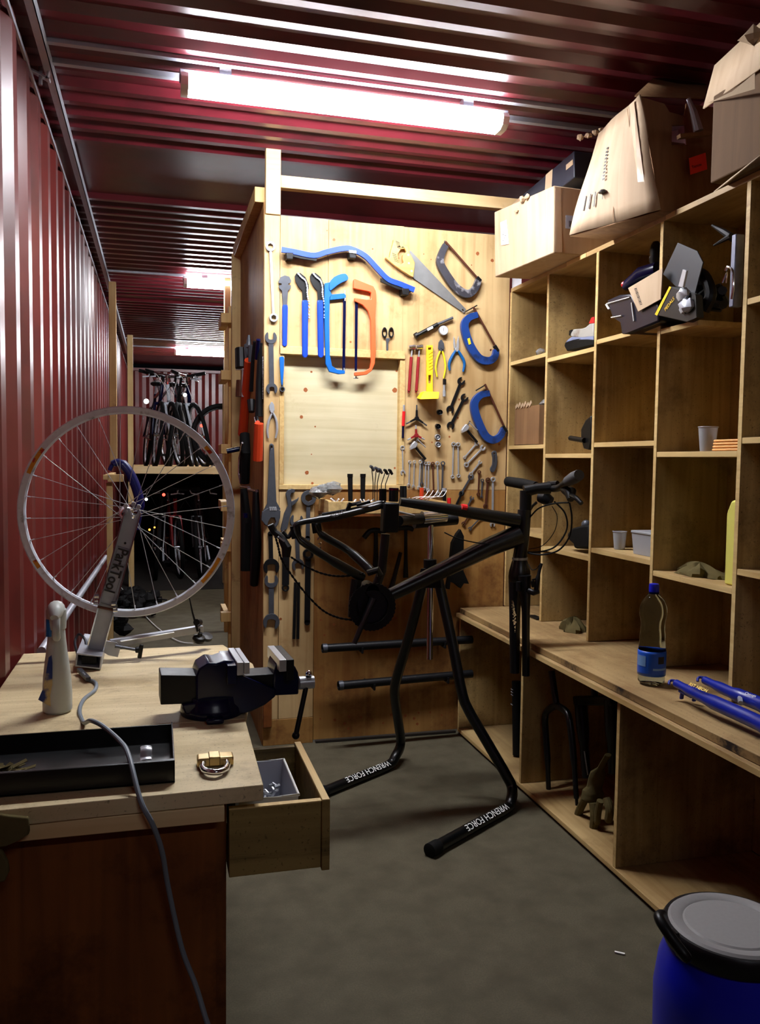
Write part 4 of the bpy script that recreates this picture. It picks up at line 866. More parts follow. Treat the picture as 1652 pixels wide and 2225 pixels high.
jaw_plate(.172, .187, zt_-.03, zt_, 'jaw_plate'); jaw_plate(.1885, .201, zt_-.028, zt_-.001, 'jaw_plate')
jaw_plate(.150, .1715, zt_-.05, zt_-.006, 'jaw_seat', 'dblue')
jaw_plate(.270, .287, zt_-.028, zt_, 'jaw_plate'); jaw_plate(.2875, .305, zt_-.050, zt_-.001, 'jaw_seat', 'bsteel')
vp([(594, 1470), (596, 1456), (600, 1444), (610, 1440), (630, 1442), (642, 1452), (648, 1464), (650, 1478), (649, 1512), (592, 1514)], -.045, .045, 'sliding_jaw_body', 'dblue', .006)
sc = P(650, 1484, Y=vo.y-.01); MB().cyl(sc, sc+vu*.012, .016, seg=16).cyl(sc+vu*.010, sc+vu*.036, .0155, seg=18).build('screw_head', 'steel', vs)
h0 = sc+vu*.024+Vector((0, 0, .021)); h1 = P(643, 1598, Y=vo.y-.04)
hd = MB().tube([h0, h0.lerp(h1, .5), h1], .0062, 12).build('handle', 'bsteel', vs)
MB().ball(h0, .0085, 12).build('handle_ball', 'chrome', hd); MB().ball(h1, .0095, 12).build('handle_ball', 'bsteel', hd)
# ---------------------------------------------------------------- black tray on the bench
x1_, y0_, y1_, zb_ = .030, 1.56, 1.80, BZ+.0012
tb = thing('black_tray', 'long black metal channel tray at the front left of the bench', 'tray', (-.17, 1.70, zb_))
MB().box((-.385, y0_, zb_), (x1_, y1_, zb_+.003)).build('tray_bottom', 'gloss', tb)
MB().box((-.385, y0_, zb_), (x1_, y0_+.003, zb_+.042)).box((-.385, y0_+.003, zb_+.039), (x1_, y0_+.012, zb_+.042)).build('front_wall', 'gloss', tb, bev=.001)
MB().box((-.385, y1_-.003, zb_), (x1_, y1_, zb_+.036)).build('rear_wall', 'gloss', tb, bev=.001)
MB().box((x1_-.003, y0_, zb_), (x1_, y1_, zb_+.040)).build('end_wall', 'gloss', tb, bev=.001)
MB().box((-.385, y0_+.055, zb_+.003), (x1_-.004, y0_+.060, zb_+.02)).build('inner_ridge', 'gloss', tb, bev=.001)
MB().tube(smooth([P(317, 1622, Y=1.71), P(318, 1628, Y=1.69), P(317, 1645, Y=1.68), P(318, 1652, Y=1.67)], 3), .011, 8, flat=.25).build('spring_clip', 'steel', tb)
b = MB(); r3 = random.Random(5)
for k in range(26):
    p = P(r3.uniform(-10, 44), r3.uniform(1632, 1668), Y=1.66); p.z = zb_+.006+r3.uniform(0, .012)
    b.bar(p, p+Vector((r3.uniform(-.03, .03), r3.uniform(-.02, .02), r3.uniform(-.004, .012))), .014, .001)
o = b.build('wood_shavings', 'olive'); tag(o, 'pale crumpled wood shavings in the left end of the black tray', 'shavings', kind='stuff')
# padlock
pc = P(468, 1655, Z=BZ+.012)
pk = thing('padlock', 'brass padlock with steel shackle lying on the bench corner', 'padlock', (pc.x, pc.y, BZ))
za = BZ+.0012; x0, x1 = P(427, 1650, Z=za+.012).x+.001, P(508, 1650, Z=za+.012).x
ya = 1.622
MB().box((x0, ya, za), (x1, ya+.032, za+.018)).build('body', 'brass', pk, bev=.003)
MB().box((x0+.022, ya-.002, za+.002), (x0+.044, ya+.034, za+.0205)).build('body_band', 'brass', pk, bev=.002)
xm = (x0+x1)/2; L = [(x0+.012, ya+.002), (x0+.009, ya-.02), (x0+.014, ya-.040), (xm-.004, ya-.052), (x1-.022, ya-.042), (x1-.014, ya-.02), (x1-.014, ya+.002)]
MB().tube(smooth([(x, y, za+.009) for x, y in L], 5), .0060, 12).build('shackle', 'chrome', pk)
# cable
pts = [P(178, 1462, Z=BZ+.02), P(190, 1475, Z=BZ+.006), P(208, 1484, Z=BZ+.004), P(206, 1500, Z=BZ+.004), P(182, 1520, Z=BZ+.004), P(173, 1545, Z=BZ+.004), P(182, 1570, Z=BZ+.004), P(198, 1592, Y=1.803), P(225, 1618, Y=1.77), P(262, 1668, Y=1.68), P(280, 1698, Y=1.585), P(305, 1738, Y=1.50), P(332, 1792, Y=1.485), P(352, 1850, Y=1.50), P(366, 1930, Y=1.52), P(395, 2060, Y=1.52), P(425, 2140, Y=1.50), P(448, 2215, Y=1.47), P(470, 2275, Y=1.45)]
pts[7].z = BZ+.054; pts[8].z = BZ+.05; pts[9].z = BZ+.046; pts[10].z = BZ+.05
o = MB().tube(smooth(pts, 6), .0048, 10).build('power_cable', 'cable'); tag(o, 'grey cable trailing over the bench edge to the floor', 'cable')
o = MB().bar(P(172, 1455, Z=BZ+.012), P(192, 1476, Z=BZ+.010), .012, .010).build('cable_clamp', 'dsteel'); tag(o, 'small metal clip where the grey cable starts under the truing stand', 'clip')
# rag hanging at the left edge
rg = thing('dark_rag', 'camouflage-dark rag hanging off the bench front at the left edge', 'cloth', (-.27, 1.49, .62))
for (L, y_) in ((((-15, 1762), (20, 1768), (64, 1772), (66, 1806), (40, 1822), (5, 1836), (-15, 1838)), 1.495), (((-15, 1838), (6, 1842), (20, 1868), (22, 1888), (12, 1910), (-15, 1916)), 1.49)):
    pp = [P(x, y, Y=y_) for x, y in L]; MB().prism([(p.x, p.z) for p in pp], .012, (0, y_, 0)).build('cloth_fold', 'olive', rg, bev=.004)
# container of hardware in the drawer
tc_ = thing('parts_tub', 'frosted plastic tub of small hardware in the open drawer', 'tub', (.22, 1.72, .53))
X0, X1, Y0, Y1, Z0, Z1 = .150, .268, 1.60, 1.80, .5262, .640
def tub(x0, x1, y0, y1, z0, z1, nm, m, par, t=.0025, fl=.012):
    b = MB(); o0 = [(x0+fl, y0+fl, z0), (x1-fl, y0+fl, z0), (x1-fl, y1-fl, z0), (x0+fl, y1-fl, z0)]; o1 = [(x0, y0, z1), (x1, y0, z1), (x1, y1, z1), (x0, y1, z1)]
    i0 = [(x0+fl+t, y0+fl+t, z0+t), (x1-fl-t, y0+fl+t, z0+t), (x1-fl-t, y1-fl-t, z0+t), (x0+fl+t, y1-fl-t, z0+t)]; i1 = [(x0+t, y0+t, z1), (x1-t, y0+t, z1), (x1-t, y1-t, z1), (x0+t, y1-t, z1)]
    b.add(o0+o1+i0+i1, [(0, 3, 2, 1), (8, 9, 10, 11)]+[(i, (i+1) % 4, 4+(i+1) % 4, 4+i) for i in range(4)]+[(8+i, 12+i, 12+(i+1) % 4, 8+(i+1) % 4) for i in range(4)]+[(4+i, 4+(i+1) % 4, 12+(i+1) % 4, 12+i) for i in range(4)])
    return b.build(nm, m, par)
M['tubp'] = mat('translucent_grey_tub', S(176, 178, 190), .35, var=.04)
tub(X0, X1, Y0, Y1, Z0, Z1, 'tub_body', 'tubp', tc_)
MB().tube([(X0, Y0, Z1), (X1, Y0, Z1), (X1, Y1, Z1), (X0, Y1, Z1)], .003, 8, closed=True).build('rolled_rim', 'white', tc_)
b = MB()
for k in range(90):
    p = Vector((r3.uniform(X0+.02, X1-.02), r3.uniform(Y0+.025, Y1-.03), Z0+.055+r3.uniform(0, .03))); b.cyl(p, p+Vector((r3.uniform(-.012, .012), r3.uniform(-.012, .012), r3.uniform(-.006, .01))), .0028, seg=6)
o = b.build('hardware', 'steel'); tag(o, 'heap of small bright bolts inside the frosted tub', 'bolts', kind='stuff')
for i, (x, y) in enumerate(((.137, 1.62), (.138, 1.70))):
    pass
b = MB(); L = []
o = MB().cyl((.136, 1.60, .60), (.136, 1.60, .640), .008).cyl((.136, 1.60, .528), (.136, 1.60, .60), .005).build('bolt_holder', 'bsteel'); tag(o, 'dark tool standing in the drawer beside the tub', 'tool')
# ---------------------------------------------------------------- repair stand
rs = thing('repair_stand', 'black two-legged bicycle repair stand with silver pole', 'stand', (1.04, 3.1, 0))
ax = P(935, 1262, Y=3.1)
def leg(pts, name='leg'):
    q = smooth(pts, 6); o = MB().tube(q, .0205, 14).build(name, 'gloss', rs); return o
RL = [P(948, 1240, Y=3.09), P(962, 1300, Y=3.07), P(984, 1400, Y=3.03), P(1003, 1500, Y=2.99), P(1018, 1542, Y=2.975), P(1062, 1618, Y=2.935), P(1098, 1680, Y=2.90), P(1113, 1712, Y=2.885)]
f0, f1 = P(1108, 1752, Z=.021), P(935, 1848, Z=.021)
RL += [f0+Vector((.006, .006, .015)), f0+(f1-f0)*.06, f0.lerp(f1, .5), f1]
l1 = leg(RL)
LLg = [P(925, 1240, Y=3.11), P(911, 1300, Y=3.14), P(884, 1400, Y=3.22), P(862, 1475, Y=3.28), P(858, 1510, Y=3.31), P(866, 1570, Y=3.37), P(871, 1615, Y=3.41)]
g0, g1 = P(852, 1660, Z=.021), P(700, 1722, Z=.021); g1 = g0+(g1-g0)*1.06
LLg += [g0+Vector((.02, .012, .03)), g0+(g1-g0)*.06, g0.lerp(g1, .5), g1]
l2 = leg(LLg)
for l_, a_, b_ in ((l1, f0, f1), (l2, g0, g1)):
    d = (b_-a_).normalized(); MB().tube([b_-d*.045, b_-d*.04, b_+d*.004, b_+d*.007], [.0215, .0245, .0245, .018], 16).build('end_cap', 'rubber', l_)
for (a_, b_, s_) in ((f0, f1, .95), (g0, g1, 1.0)):
    d = (a_-b_).normalized(); up_ = Vector((0, 0, 1)); nrm = Vector((0, -1, 0)).cross(Vector((0, 0, 1)))
    L_ = (a_-b_).length; st = a_-d*(.07) if False else b_+d*(L_*.36)
    side = Vector((d.y, -d.x, 0));
    if side.y > 0: side = -side
    n_ = (side*.62+up_*.78).normalized(); st = st+n_*.0212
    uu = -d if False else d; vvv = n_.cross(d)
    # letters stand away from the viewer: read from the bend outwards
    u_ = -d; v_ = n_.cross(u_); st2 = b_+d*(L_*.93)+n_*.0212
    text('lettering', 'WRENCH FORCE', .034, 'white', st2-v_*.012, u_, v_, l1 if a_ is f0 else l2, .0003, 1.0)
pt, pb_ = P(936, 1140, Y=3.1), P(934, 1432, Y=3.1)
MB().tube([pb_, pt], .0125, 16).build('pole', 'chrome', rs)
MB().tube([P(935, 1215, Y=3.1), P(935, 1262, Y=3.1)], .026, 16).build('pole_collar', 'black', rs, bev=.002)
MB().tube([P(960, 1238, Y=3.1), P(1005, 1230, Y=3.05)], [.012, .018], 10).build('collar_lever', 'black', rs)
MB().hexa([P(905, 1278, Y=3.13), P(960, 1278, Y=3.05), P(960, 1278, Y=3.09), P(905, 1278, Y=3.17)], [P(915, 1235, Y=3.10), P(955, 1235, Y=3.05), P(955, 1235, Y=3.11), P(915, 1235, Y=3.14)]).build('leg_bracket', 'black', rs, bev=.003)
MB().tube([P(992, 1128, Y=3.12), P(900, 1136, Y=3.1)], .0225, 18).build('clamp_shaft', 'bsteel', rs)
MB().tube([P(968, 1120, Y=3.10), P(918, 1125, Y=3.09)], .026, 18).build('clamp_barrel', 'chrome', rs)
MB().tube([P(915, 1127, Y=3.08), P(885, 1130, Y=3.02), P(866, 1132, Y=2.94)], .020, 12).build('clamp_neck', 'black', rs)
MB().bar(P(848, 1092, Y=2.91), P(846, 1156, Y=2.91), .058, .05, (0, 1, 0)).build('clamp_jaw', 'black', rs, bev=.006)
MB().tube([P(900, 1120, Y=3.02), P(866, 1112, Y=2.94)], .004, 8).build('clamp_lever', 'steel', rs)
# ---------------------------------------------------------------- bicycle held in the stand
PLAIN = P
BIKE_SHIFT = .13
def P(px, py, Y): return PLAIN(px, py, Y=Y-BIKE_SHIFT)


bk = thing('bicycle', 'black bicycle frame without wheels clamped in the repair stand', 'bicycle', P(800, 1300, Y=3.05))
BY = 3.05
f = lambda x, y, Y=BY: P(x, y, Y=Y)
MB().tube([f(869, 1090), f(900, 1094), f(1000, 1110), f(1126, 1132)], [.016, .018, .021, .027], 16).build('top_tube', 'gloss', bk)
MB().tube([f(812, 1300), f(850, 1292), f(960, 1240), f(1060, 1190), f(1128, 1162)], [.024, .024, .030, .036, .040], 18).build('down_tube', 'gloss', bk)
MB().tube([f(838, 1160), f(830, 1240), f(812, 1290)], .0165, 14).build('seat_tube', 'gloss', bk)
sc_ = MB().tube([f(832, 1062), f(832, 1088)], .0135, 14).build('seat_clamp', 'black', bk)
MB().tube([f(856, 1060), f(855, 1090)], .0175, 16).build('seat_post', 'gloss', bk)
MB().tube([f(856, 1061), f(856, 1065)], .0182, 16).build('seat_clamp_ring', mat('purple_anodised', S(110, 16, 60), .25, .8), bk)
MB().tube([f(1140, 1108), f(1136, 1170), f(1130, 1212)], [.026, .025, .027], 16).build('head_tube', 'gloss', bk)
MB().tube([f(1143, 1066), f(1142, 1108)], .0225, 14).build('steerer_spacer', 'black', bk)
for c_ in ((1080, 1121.5, .021, 1092, 1124),): MB().tube([f(1003, 1101.5, BY-.012), f(1014, 1103.5, BY-.012)], .0125, 10).build('red_decal', 'redp', bk)
# rear triangle
dl, dr_ = (645, 1152, 2.98), (690, 1140, 3.14)
for (x, y, Y), nm in ((dl, 'l'), (dr_, 'r')):
    top = f(838, 1096) if nm == 'l' else f(832, 1092, 3.08)
    mid = P(735, 1122, Y=3.0) if nm == 'l' else P(760, 1112, Y=3.1)
    MB().tube(smooth([top, mid, P(x+6, y-16, Y=Y), P(x-2, y, Y=Y)], 5), [.0125]*8+[.010]*8, 12).build('seat_stay', 'gloss', bk)
    bb = f(788, 1255, 3.02) if nm == 'l' else f(806, 1240, 3.08)
    MB().tube(smooth([P(x-2, y, Y=Y), P(x+10, y+22, Y=Y), P(x+70, y+(62 if nm == 'l' else 58), Y=Y), bb], 5), [.010]*5+[.014]*6+[.017]*5, 12).build('chain_stay', 'gloss', bk)
    MB().bar(P(x-4, y-10, Y=Y), P(x, y+18, Y=Y), .008, .035, (1, 0, 0)).build('dropout', 'bsteel', bk, bev=.002)
MB().tube([P(700, 1118, Y=3.05), P(812, 1098, Y=3.05)], .0055, 8).tube([P(755, 1115, Y=3.05), P(757, 1098, Y=3.05), P(785, 1092, Y=3.05)], .007, 8).build('rear_brake', 'bsteel', bk)
MB().bar(P(752, 1116, Y=3.02), P(762, 1092, Y=3.02), .012, .014).bar(P(775, 1098, Y=3.02), P(805, 1090, Y=3.02), .008, .010).build('brake_arm', 'bsteel', bk, bev=.002)
text('lettering', 'DIOM', .018, 'galv', P(718, 1128, Y=2.984), (P(745, 1117, Y=2.984)-P(718, 1128, Y=2.984)), (0, 0, 1), bk, .0003, 1.1)
# crankset
bc = f(803, 1280, 3.03)
MB().lathe([(.0, -.05), (.024, -.05), (.026, -.03), (.026, .05), (0, .05)], bc, (0, 1, 0), 20).build('bottom_bracket', 'gloss', bk)
cr = f(808, 1318, 2.99)
b = MB(); ring_o = [(cr.x+(.084+(.003 if k % 2 else 0))*math.cos(k*PI/36), cr.z+(.084+(.003 if k % 2 else 0))*math.sin(k*PI/36)) for k in range(72)]; ring_i = [(cr.x+.060*math.cos(k*PI/16), cr.z+.060*math.sin(k*PI/16)) for k in range(32)]
b.prism(ring_o, .005, (0, 2.985-BIKE_SHIFT, 0), holes=[ring_i]); crk = b.build('chainring', 'bsteel', bk)
b = MB().lathe([(.0, 0), (.062, 0), (.066, .004), (.06, .01), (0, .012)], (cr.x, 2.994-BIKE_SHIFT, cr.z), (0, 1, 0), 28); b.build('chain_guard', 'gloss', bk)
MB().tube([f(812, 1300, 2.965), f(790, 1350, 2.96), f(770, 1398, 2.955)], [.019, .015, .013], 12, flat=.6).build('crank_arm', 'gloss', bk)
MB().tube([f(775, 1260, 3.01), f(768, 1300, 3.0), f(768, 1340, 3.0)], [.02, .016, .02], 10).build('front_derailleur', 'black', bk)
MB().tube([f(800, 1245, 3.0), f(822, 1238, 2.98), f(826, 1250, 2.98)], .012, 10).build('cable_guide', 'gloss', bk)
# chain and derailleur
def chain(pts, nm='chain'):
    q = smooth(pts, 9); b = MB()
    for i in range(len(q)-1): b.bar(q[i], q[i+1].lerp(q[i], -.15), .006, .0075 if i % 2 else .005)
    return b.build(nm, 'bsteel', bk)
chain([P(632, 1210, Y=3.0), P(660, 1228, Y=3.0), P(700, 1246, Y=3.0), P(742, 1252, Y=3.0), P(790, 1246, Y=3.0)])
chain([P(596, 1158, Y=3.0), P(604, 1185, Y=3.0), P(612, 1215, Y=3.0), P(634, 1250, Y=3.0), P(665, 1290, Y=3.0), P(700, 1325, Y=3.0), P(735, 1342, Y=3.0), P(775, 1348, Y=3.0)])
rd = MB().tube(smooth([P(588, 1140, Y=3.0), P(596, 1155, Y=3.0), P(610, 1166, Y=2.99), P(622, 1182, Y=2.98)], 4), .012, 10).build('rear_derailleur', 'black', bk)
MB().tube([P(612, 1170, Y=2.98), P(623, 1190, Y=2.97), P(622, 1210, Y=2.97)], [.013, .018, .014], 10).build('derailleur_cage', 'black', rd)
MB().bar(P(605, 1166, Y=2.965), P(618, 1176, Y=2.965), .012, .006).build('derailleur_plate', 'steel', rd)
MB().tube(smooth([P(640, 1145, Y=3.0), P(632, 1160, Y=3.0), P(625, 1167, Y=3.0), P(614, 1155, Y=3.0)], 4), .0075, 8).build('hanger', 'bsteel', rd)
b = MB()
for k in range(9):
    p = P(693+rnd.uniform(-7, 7), 1160+k*3.5, Y=3.14); b.cyl(p, p+Vector((rnd.uniform(-.008, .008), 0, rnd.uniform(-.01, .01))), .002, seg=6)
b.build('skewer_spring', 'chrome', bk)
# fork, stem, bars
fk = MB().lathe([(.024, 0), (.03, -.012), (.040, -.05), (.042, -.075), (.036, -.09), (0, -.09)], f(1130, 1213), (0, 0, 1), 18); fk.build('fork_crown', 'gloss', bk)
MB().tube([f(1130, 1211), f(1130, 1216)], .0295, 18).build('headset_ring', 'steel', bk)
MB().tube([P(1121, 1250, Y=3.10), P(1119, 1330, Y=3.10), P(1119, 1462, Y=3.09)], [.028, .0215, .019], 14).build('fork_leg', 'gloss', bk)
MB().tube([P(1140, 1250, Y=3.0), P(1143, 1330, Y=3.0), P(1143, 1468, Y=3.0)], [.026, .0155, .0145], 14).build('fork_leg', 'gloss', bk)
b = MB()
for k in range(46):
    t_ = k/46; x = 1113+t_*11+rnd.uniform(-4, 4)*(1-abs(t_-.5)*1.2); y = 1305+t_*80; p = P(x, y, Y=3.079); b.cyl(p, p+Vector((0, -.0012, 0)), rnd.uniform(.0018, .0042), seg=6)
o = b.build('silver_speckle_decal', 'chrome', bk); o['kind'] = 'stuff'
MB().tube([P(1127, 1264, Y=2.99), P(1127, 1284, Y=2.99)], .009, 10).build('brake_boss', 'bsteel', bk)
MB().tube([P(1150, 1284, Y=2.97), P(1160, 1288, Y=2.95), P(1170, 1284, Y=2.95)], .011, 10).build('brake_pivot', 'black', bk)
MB().tube(smooth([P(1165, 1286, Y=2.95), P(1168, 1262, Y=2.95), P(1173, 1238, Y=2.95), P(1177, 1224, Y=2.95)], 4), [.009]*6+[.006]*7, 10).build('brake_arm', 'black', bk)
MB().bar(P(1157, 1262, Y=2.95), P(1160, 1275, Y=2.95), .01, .012).bar(P(1157, 1260, Y=2.95), P(1168, 1257, Y=2.95), .006, .006).build('brake_pad', 'black', bk)
MB().tube([f(1140, 1068), P(1165, 1062, Y=3.04), P(1195, 1060, Y=3.03)], [.024, .020, .024], 14).build('stem', 'black', bk)
hb_ = [P(1108, 1047, Y=3.33), P(1160, 1055, Y=3.18), P(1196, 1061, Y=3.05), P(1215, 1060, Y=2.92), P(1232, 1047, Y=2.80), P(1256, 1034, Y=2.72)]
MB().tube(smooth(hb_, 5), .0135, 12).build('handlebar', 'black', bk)
MB().tube([P(1104, 1046, Y=3.34), P(1135, 1051, Y=3.24), P(1165, 1057, Y=3.16)], [.0205, .0215, .019], 14).build('grip', 'rubber', bk)
MB().tube([P(1234, 1046, Y=2.80), P(1248, 1038, Y=2.75), P(1259, 1032, Y=2.71)], [.018, .022, .019], 14).build('grip', mat('grey_rubber_grip', S(70, 70, 72), .7), bk)
MB().tube([P(1192, 1052, Y=3.04), P(1212, 1051, Y=3.0)], .012, 10).build('stem_cap', 'gloss', bk)
MB().tube([P(1172, 1080, Y=3.12), P(1185, 1082, Y=3.10), P(1198, 1090, Y=3.08)], [.020, .027, .018], 12).build('shifter', 'black', bk)
MB().tube([P(1226, 1062, Y=2.86), P(1240, 1070, Y=2.82), P(1240, 1086, Y=2.80)], [.016, .022, .012], 12).build('shifter', 'black', bk)
MB().tube(smooth([P(1236, 1075, Y=2.82), P(1252, 1082, Y=2.76), P(1264, 1094, Y=2.73)], 4), [.009]*5+[.008]*4, 10).build('brake_lever', 'black', bk)
MB().tube(smooth([P(1166, 1092, Y=3.14), P(1157, 1100, Y=3.16), P(1152, 1108, Y=3.16)], 4), .006, 8).build('brake_lever', 'black', bk)
cb = lambda pts, r=.0026: MB().tube(smooth(pts, 7), r, 8).build('control_cable', 'rubber', bk)
cb([P(1238, 1092, Y=2.82), P(1243, 1125, Y=2.82), P(1238, 1165, Y=2.85), P(1215, 1195, Y=2.9), P(1180, 1205, Y=2.96), P(1148, 1202, Y=3.02)], .0032)
cb([P(1205, 1090, Y=3.05), P(1228, 1115, Y=3.0), P(1232, 1150, Y=3.0), P(1210, 1185, Y=3.0), P(1180, 1198, Y=3.02), P(1146, 1200, Y=3.04)], .0032)
cb([P(1200, 1100, Y=3.06), P(1211, 1122, Y=3.05), P(1205, 1155, Y=3.04), P(1180, 1185, Y=3.03), P(1150, 1193, Y=3.04)], .0015)
cb([P(1236, 1092, Y=2.82), P(1205, 1094, Y=2.92), P(1172, 1104, Y=3.02), P(1152, 1124, Y=3.03)], .003)
cb([P(966, 1157, Y=3.02), P(995, 1170, Y=3.02), P(1040, 1180, Y=3.02), P(1085, 1184, Y=3.02)], .0022)
cb([P(1149, 1226, Y=3.0), P(1156, 1238, Y=2.98), P(1166, 1236, Y=2.96), P(1172, 1228, Y=2.95)], .0015)
P = PLAIN
# ---------------------------------------------------------------- cardboard boxes on top of the shelves
TZ = ZT+.0125
def quadbox(b4, t4, name, m, par, solid=True):
    return MB().hexa(b4, t4).build(name, m, par, bev=.004)
def on(px, py, **k): return P(px, py, **k)
A = thing('cardboard_box', 'beige cardboard box with white and barcode labels overhanging the shelf, at its left end', 'box', (1.6, 3.27, TZ))
zA = [on(1082, 462, X=1.455).z, on(1207, 402, X=1.50).z]
a1, a2 = Vector((1.455, 3.52, TZ)), Vector((1.503, 3.045, TZ)); a3, a4 = Vector((1.86, 3.05, TZ)), Vector((1.86, 3.50, TZ))
b1, b2 = Vector((1.437, 3.50, zA[0])), Vector((1.497, 3.045, zA[1])); b3, b4_ = Vector((1.86, 3.04, zA[1]-.01)), Vector((1.86, 3.50, zA[0]))
bm_ = MB(); N_ = 5
quadbox([a1, a2, a3, a4], [b1, b2, b3, b4_], 'box_body', 'card', A)
def decal(par, name, m, c0, c1, c2, c3, n, off=.0012):
    cs = [Vector(c)+n*off for c in (c0, c1, c2, c3)]; b = MB(); b.hexa(cs, [c+n*.0006 for c in cs]); return b.build(name, m, par)
def onf(q0, q1, q2, s, t): return q0+(q1-q0)*s+(q2-q0)*t      # point on a face
nA = (a2-a1).cross(b1-a1).normalized();
if nA.x > 0: nA = -nA
F = lambda s, t: (a1.lerp(a2, s)).lerp(b1.lerp(b2, s), t)
decal(A, 'white_label', 'white', F(.13, .45), F(.27, .42), F(.23, .80), F(.12, .80), nA)
for k in range(5): decal(A, 'print_mark', 'ink', F(.165+.02*(k % 3), .50+.03*k), F(.175+.02*(k % 3), .50+.03*k), F(.175+.02*(k % 3), .515+.03*k), F(.165+.02*(k % 3), .515+.03*k), nA, .002)
for (s, t, r) in ((.52, .985, .018), (.60, 1.0, .014), (.42, .86, .012)):
    MB().ball(F(s, t)+Vector((-.004, 0, 0)), r, 8, (.8, 1, .8), .3, rnd).build('torn_flake', 'card', A, ang=10)
G = lambda s, t: (a2.lerp(a3, s)).lerp(b2.lerp(b3, s), t); nG = Vector((0, -1, 0))
decal(A, 'barcode_label', mat('pale_blue_label', S(176, 190, 216), .5), G(.14, .38), G(.30, .38), G(.30, .58), G(.14, .58), nG)
for k in range(9): decal(A, 'barcode_bar', 'ink', G(.18+.012*k, .41), G(.185+.012*k+(.002 if k % 3 else 0), .41), G(.185+.012*k, .50), G(.18+.012*k, .50), nG, .002)
decal(A, 'packing_tape', 'tape', G(.02, .02), G(.10, .02), G(.08, .98), G(.015, .98), nG)
D = thing('black_box', 'flat dark box with brown tape and a label lying on top of the beige box', 'box', (1.75, 3.36, zA[0]+.002))
z0 = zA[0]+.0025; z1 = 2.495
quadbox([(1.59, 3.70, z0), (1.56, 3.00, z0), (1.88, 3.0, z0), (1.88, 3.70, z0)], [(1.60, 3.70, z1), (1.565, 3.02, z1+.01), (1.88, 3.0, z1), (1.88, 3.70, z1)], 'box_body', mat('dark_navy_carton', S(34, 36, 48), .45, var=.4, scale=14), D)
E_ = lambda s, t: (Vector((1.59, 3.70, z0)).lerp(Vector((1.56, 3.00, z0)), s)).lerp(Vector((1.60, 3.70, z1)).lerp(Vector((1.565, 3.02, z1+.01)), s), t); nE = Vector((-1, 0, 0))
decal(D, 'brown_tape', 'card', E_(.04, .1), E_(.26, .1), E_(.20, .98), E_(.04, .98), nE); decal(D, 'pale_label', mat('pale_sticker', S(180, 196, 220), .4), E_(.03, .2), E_(.21, .36), E_(.22, .66), E_(.03, .5), nE, .0022)
decal(D, 'brown_tape', 'card', E_(.60, .1), E_(.70, .1), E_(.71, .99), E_(.61, .99), nE); decal(D, 'brown_tape', 'card', E_(.90, .5), E_(.99, .5), E_(.99, .7), E_(.90, .7), nE)
# tall dented box
B = thing('cardboard_box', 'tall dented cardboard box, brightly lit side with printed marks and red sticker', 'box', (1.7, 2.6, TZ))
c1_, c2_ = Vector((1.446, 2.80, TZ-.012)), Vector((1.578, 2.44, TZ+.001)); top1, top2 = on(1303, 290, Y=2.84), on(1392, 206, Y=2.50)
c1_.z = TZ+.001
pk1 = Vector((1.93, 2.44, TZ+.001)); t2b = Vector((1.93, 2.50, top2.z))
quads = MB()
R_, C_ = 8, 8
for i in range(R_+1):
    for j in range(C_+1):
        s, t = j/C_, i/R_; p = c1_.lerp(c2_, s).lerp(top1.lerp(top2, s), t); p.x -= .012*math.sin(PI*s)*math.sin(PI*t)+.004*math.sin(9*s+4*t); p.y += .006*math.sin(7*t+5*s)
        quads.v.append(p)
for i in range(R_):
    for j in range(C_): k = i*(C_+1)+j; quads.f.append((k, k+1, k+C_+2, k+C_+1))
side = quads.build('lit_side', 'card', B, ang=80, solid=.005)
# camera-facing side, shade put into its darker card, torn window near the top
Wd, Hh = pk1.x-c2_.x, top2.z-c2_.z
uu = (pk1-c2_).normalized(); vvv = (top2-c2_).normalized()
out = [(0, 0), (Wd, 0), (Wd, Hh), (.17, Hh*1.0), (.155, Hh*.88), (.10, Hh*.90), (.085, Hh*.97), (.03, Hh*.99), (0, Hh)]
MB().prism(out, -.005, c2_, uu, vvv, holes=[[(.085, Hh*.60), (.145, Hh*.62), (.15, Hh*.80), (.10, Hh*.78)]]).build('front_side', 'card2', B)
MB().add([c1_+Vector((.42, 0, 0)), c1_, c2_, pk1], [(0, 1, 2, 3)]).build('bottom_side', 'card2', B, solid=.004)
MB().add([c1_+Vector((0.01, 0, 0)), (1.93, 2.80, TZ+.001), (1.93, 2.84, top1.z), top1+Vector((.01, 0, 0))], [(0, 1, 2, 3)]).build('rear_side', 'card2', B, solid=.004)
fl0, fl1 = on(1380, 207, Y=2.52), on(1448, 143, Y=2.80); fl2, fl3 = on(1540, 165, Y=2.80), on(1532, 212, Y=2.50)
MB().add([fl0, fl1, fl2, fl3], [(0, 1, 2, 3)]).build('open_flap', 'card2', B, solid=.005)
f0_, f1_ = on(1310, 283, Y=2.86), on(1262, 292, Y=2.92)
for k in range(4): MB().ball(f0_.lerp(f1_, k/3)+Vector((0, 0, -.004*k)), .014, 7, (1.1, 1, .7), .4, rnd).build('torn_scrap', 'card', B, ang=10)
nB = (c2_-c1_).cross(top1-c1_).normalized()
if nB.x > 0: nB = -nB
FB = lambda s, t: c1_.lerp(c2_, s).lerp(top1.lerp(top2, s), t)+Vector((-.012*math.sin(PI*s)*math.sin(PI*t)-.006, 0, 0))
for k in range(10): decal(B, 'print_mark', 'ink', FB(.38+.006*(k % 2), .42+.032*k), FB(.42, .42+.032*k), FB(.42, .435+.032*k), FB(.38, .436+.032*k), nB, .003)
for k in range(3): decal(B, 'print_frame', 'ink', FB(.13+.075*k, .20), FB(.145+.075*k, .20), FB(.145+.075*k, .34), FB(.13+.075*k, .34), nB, .003)
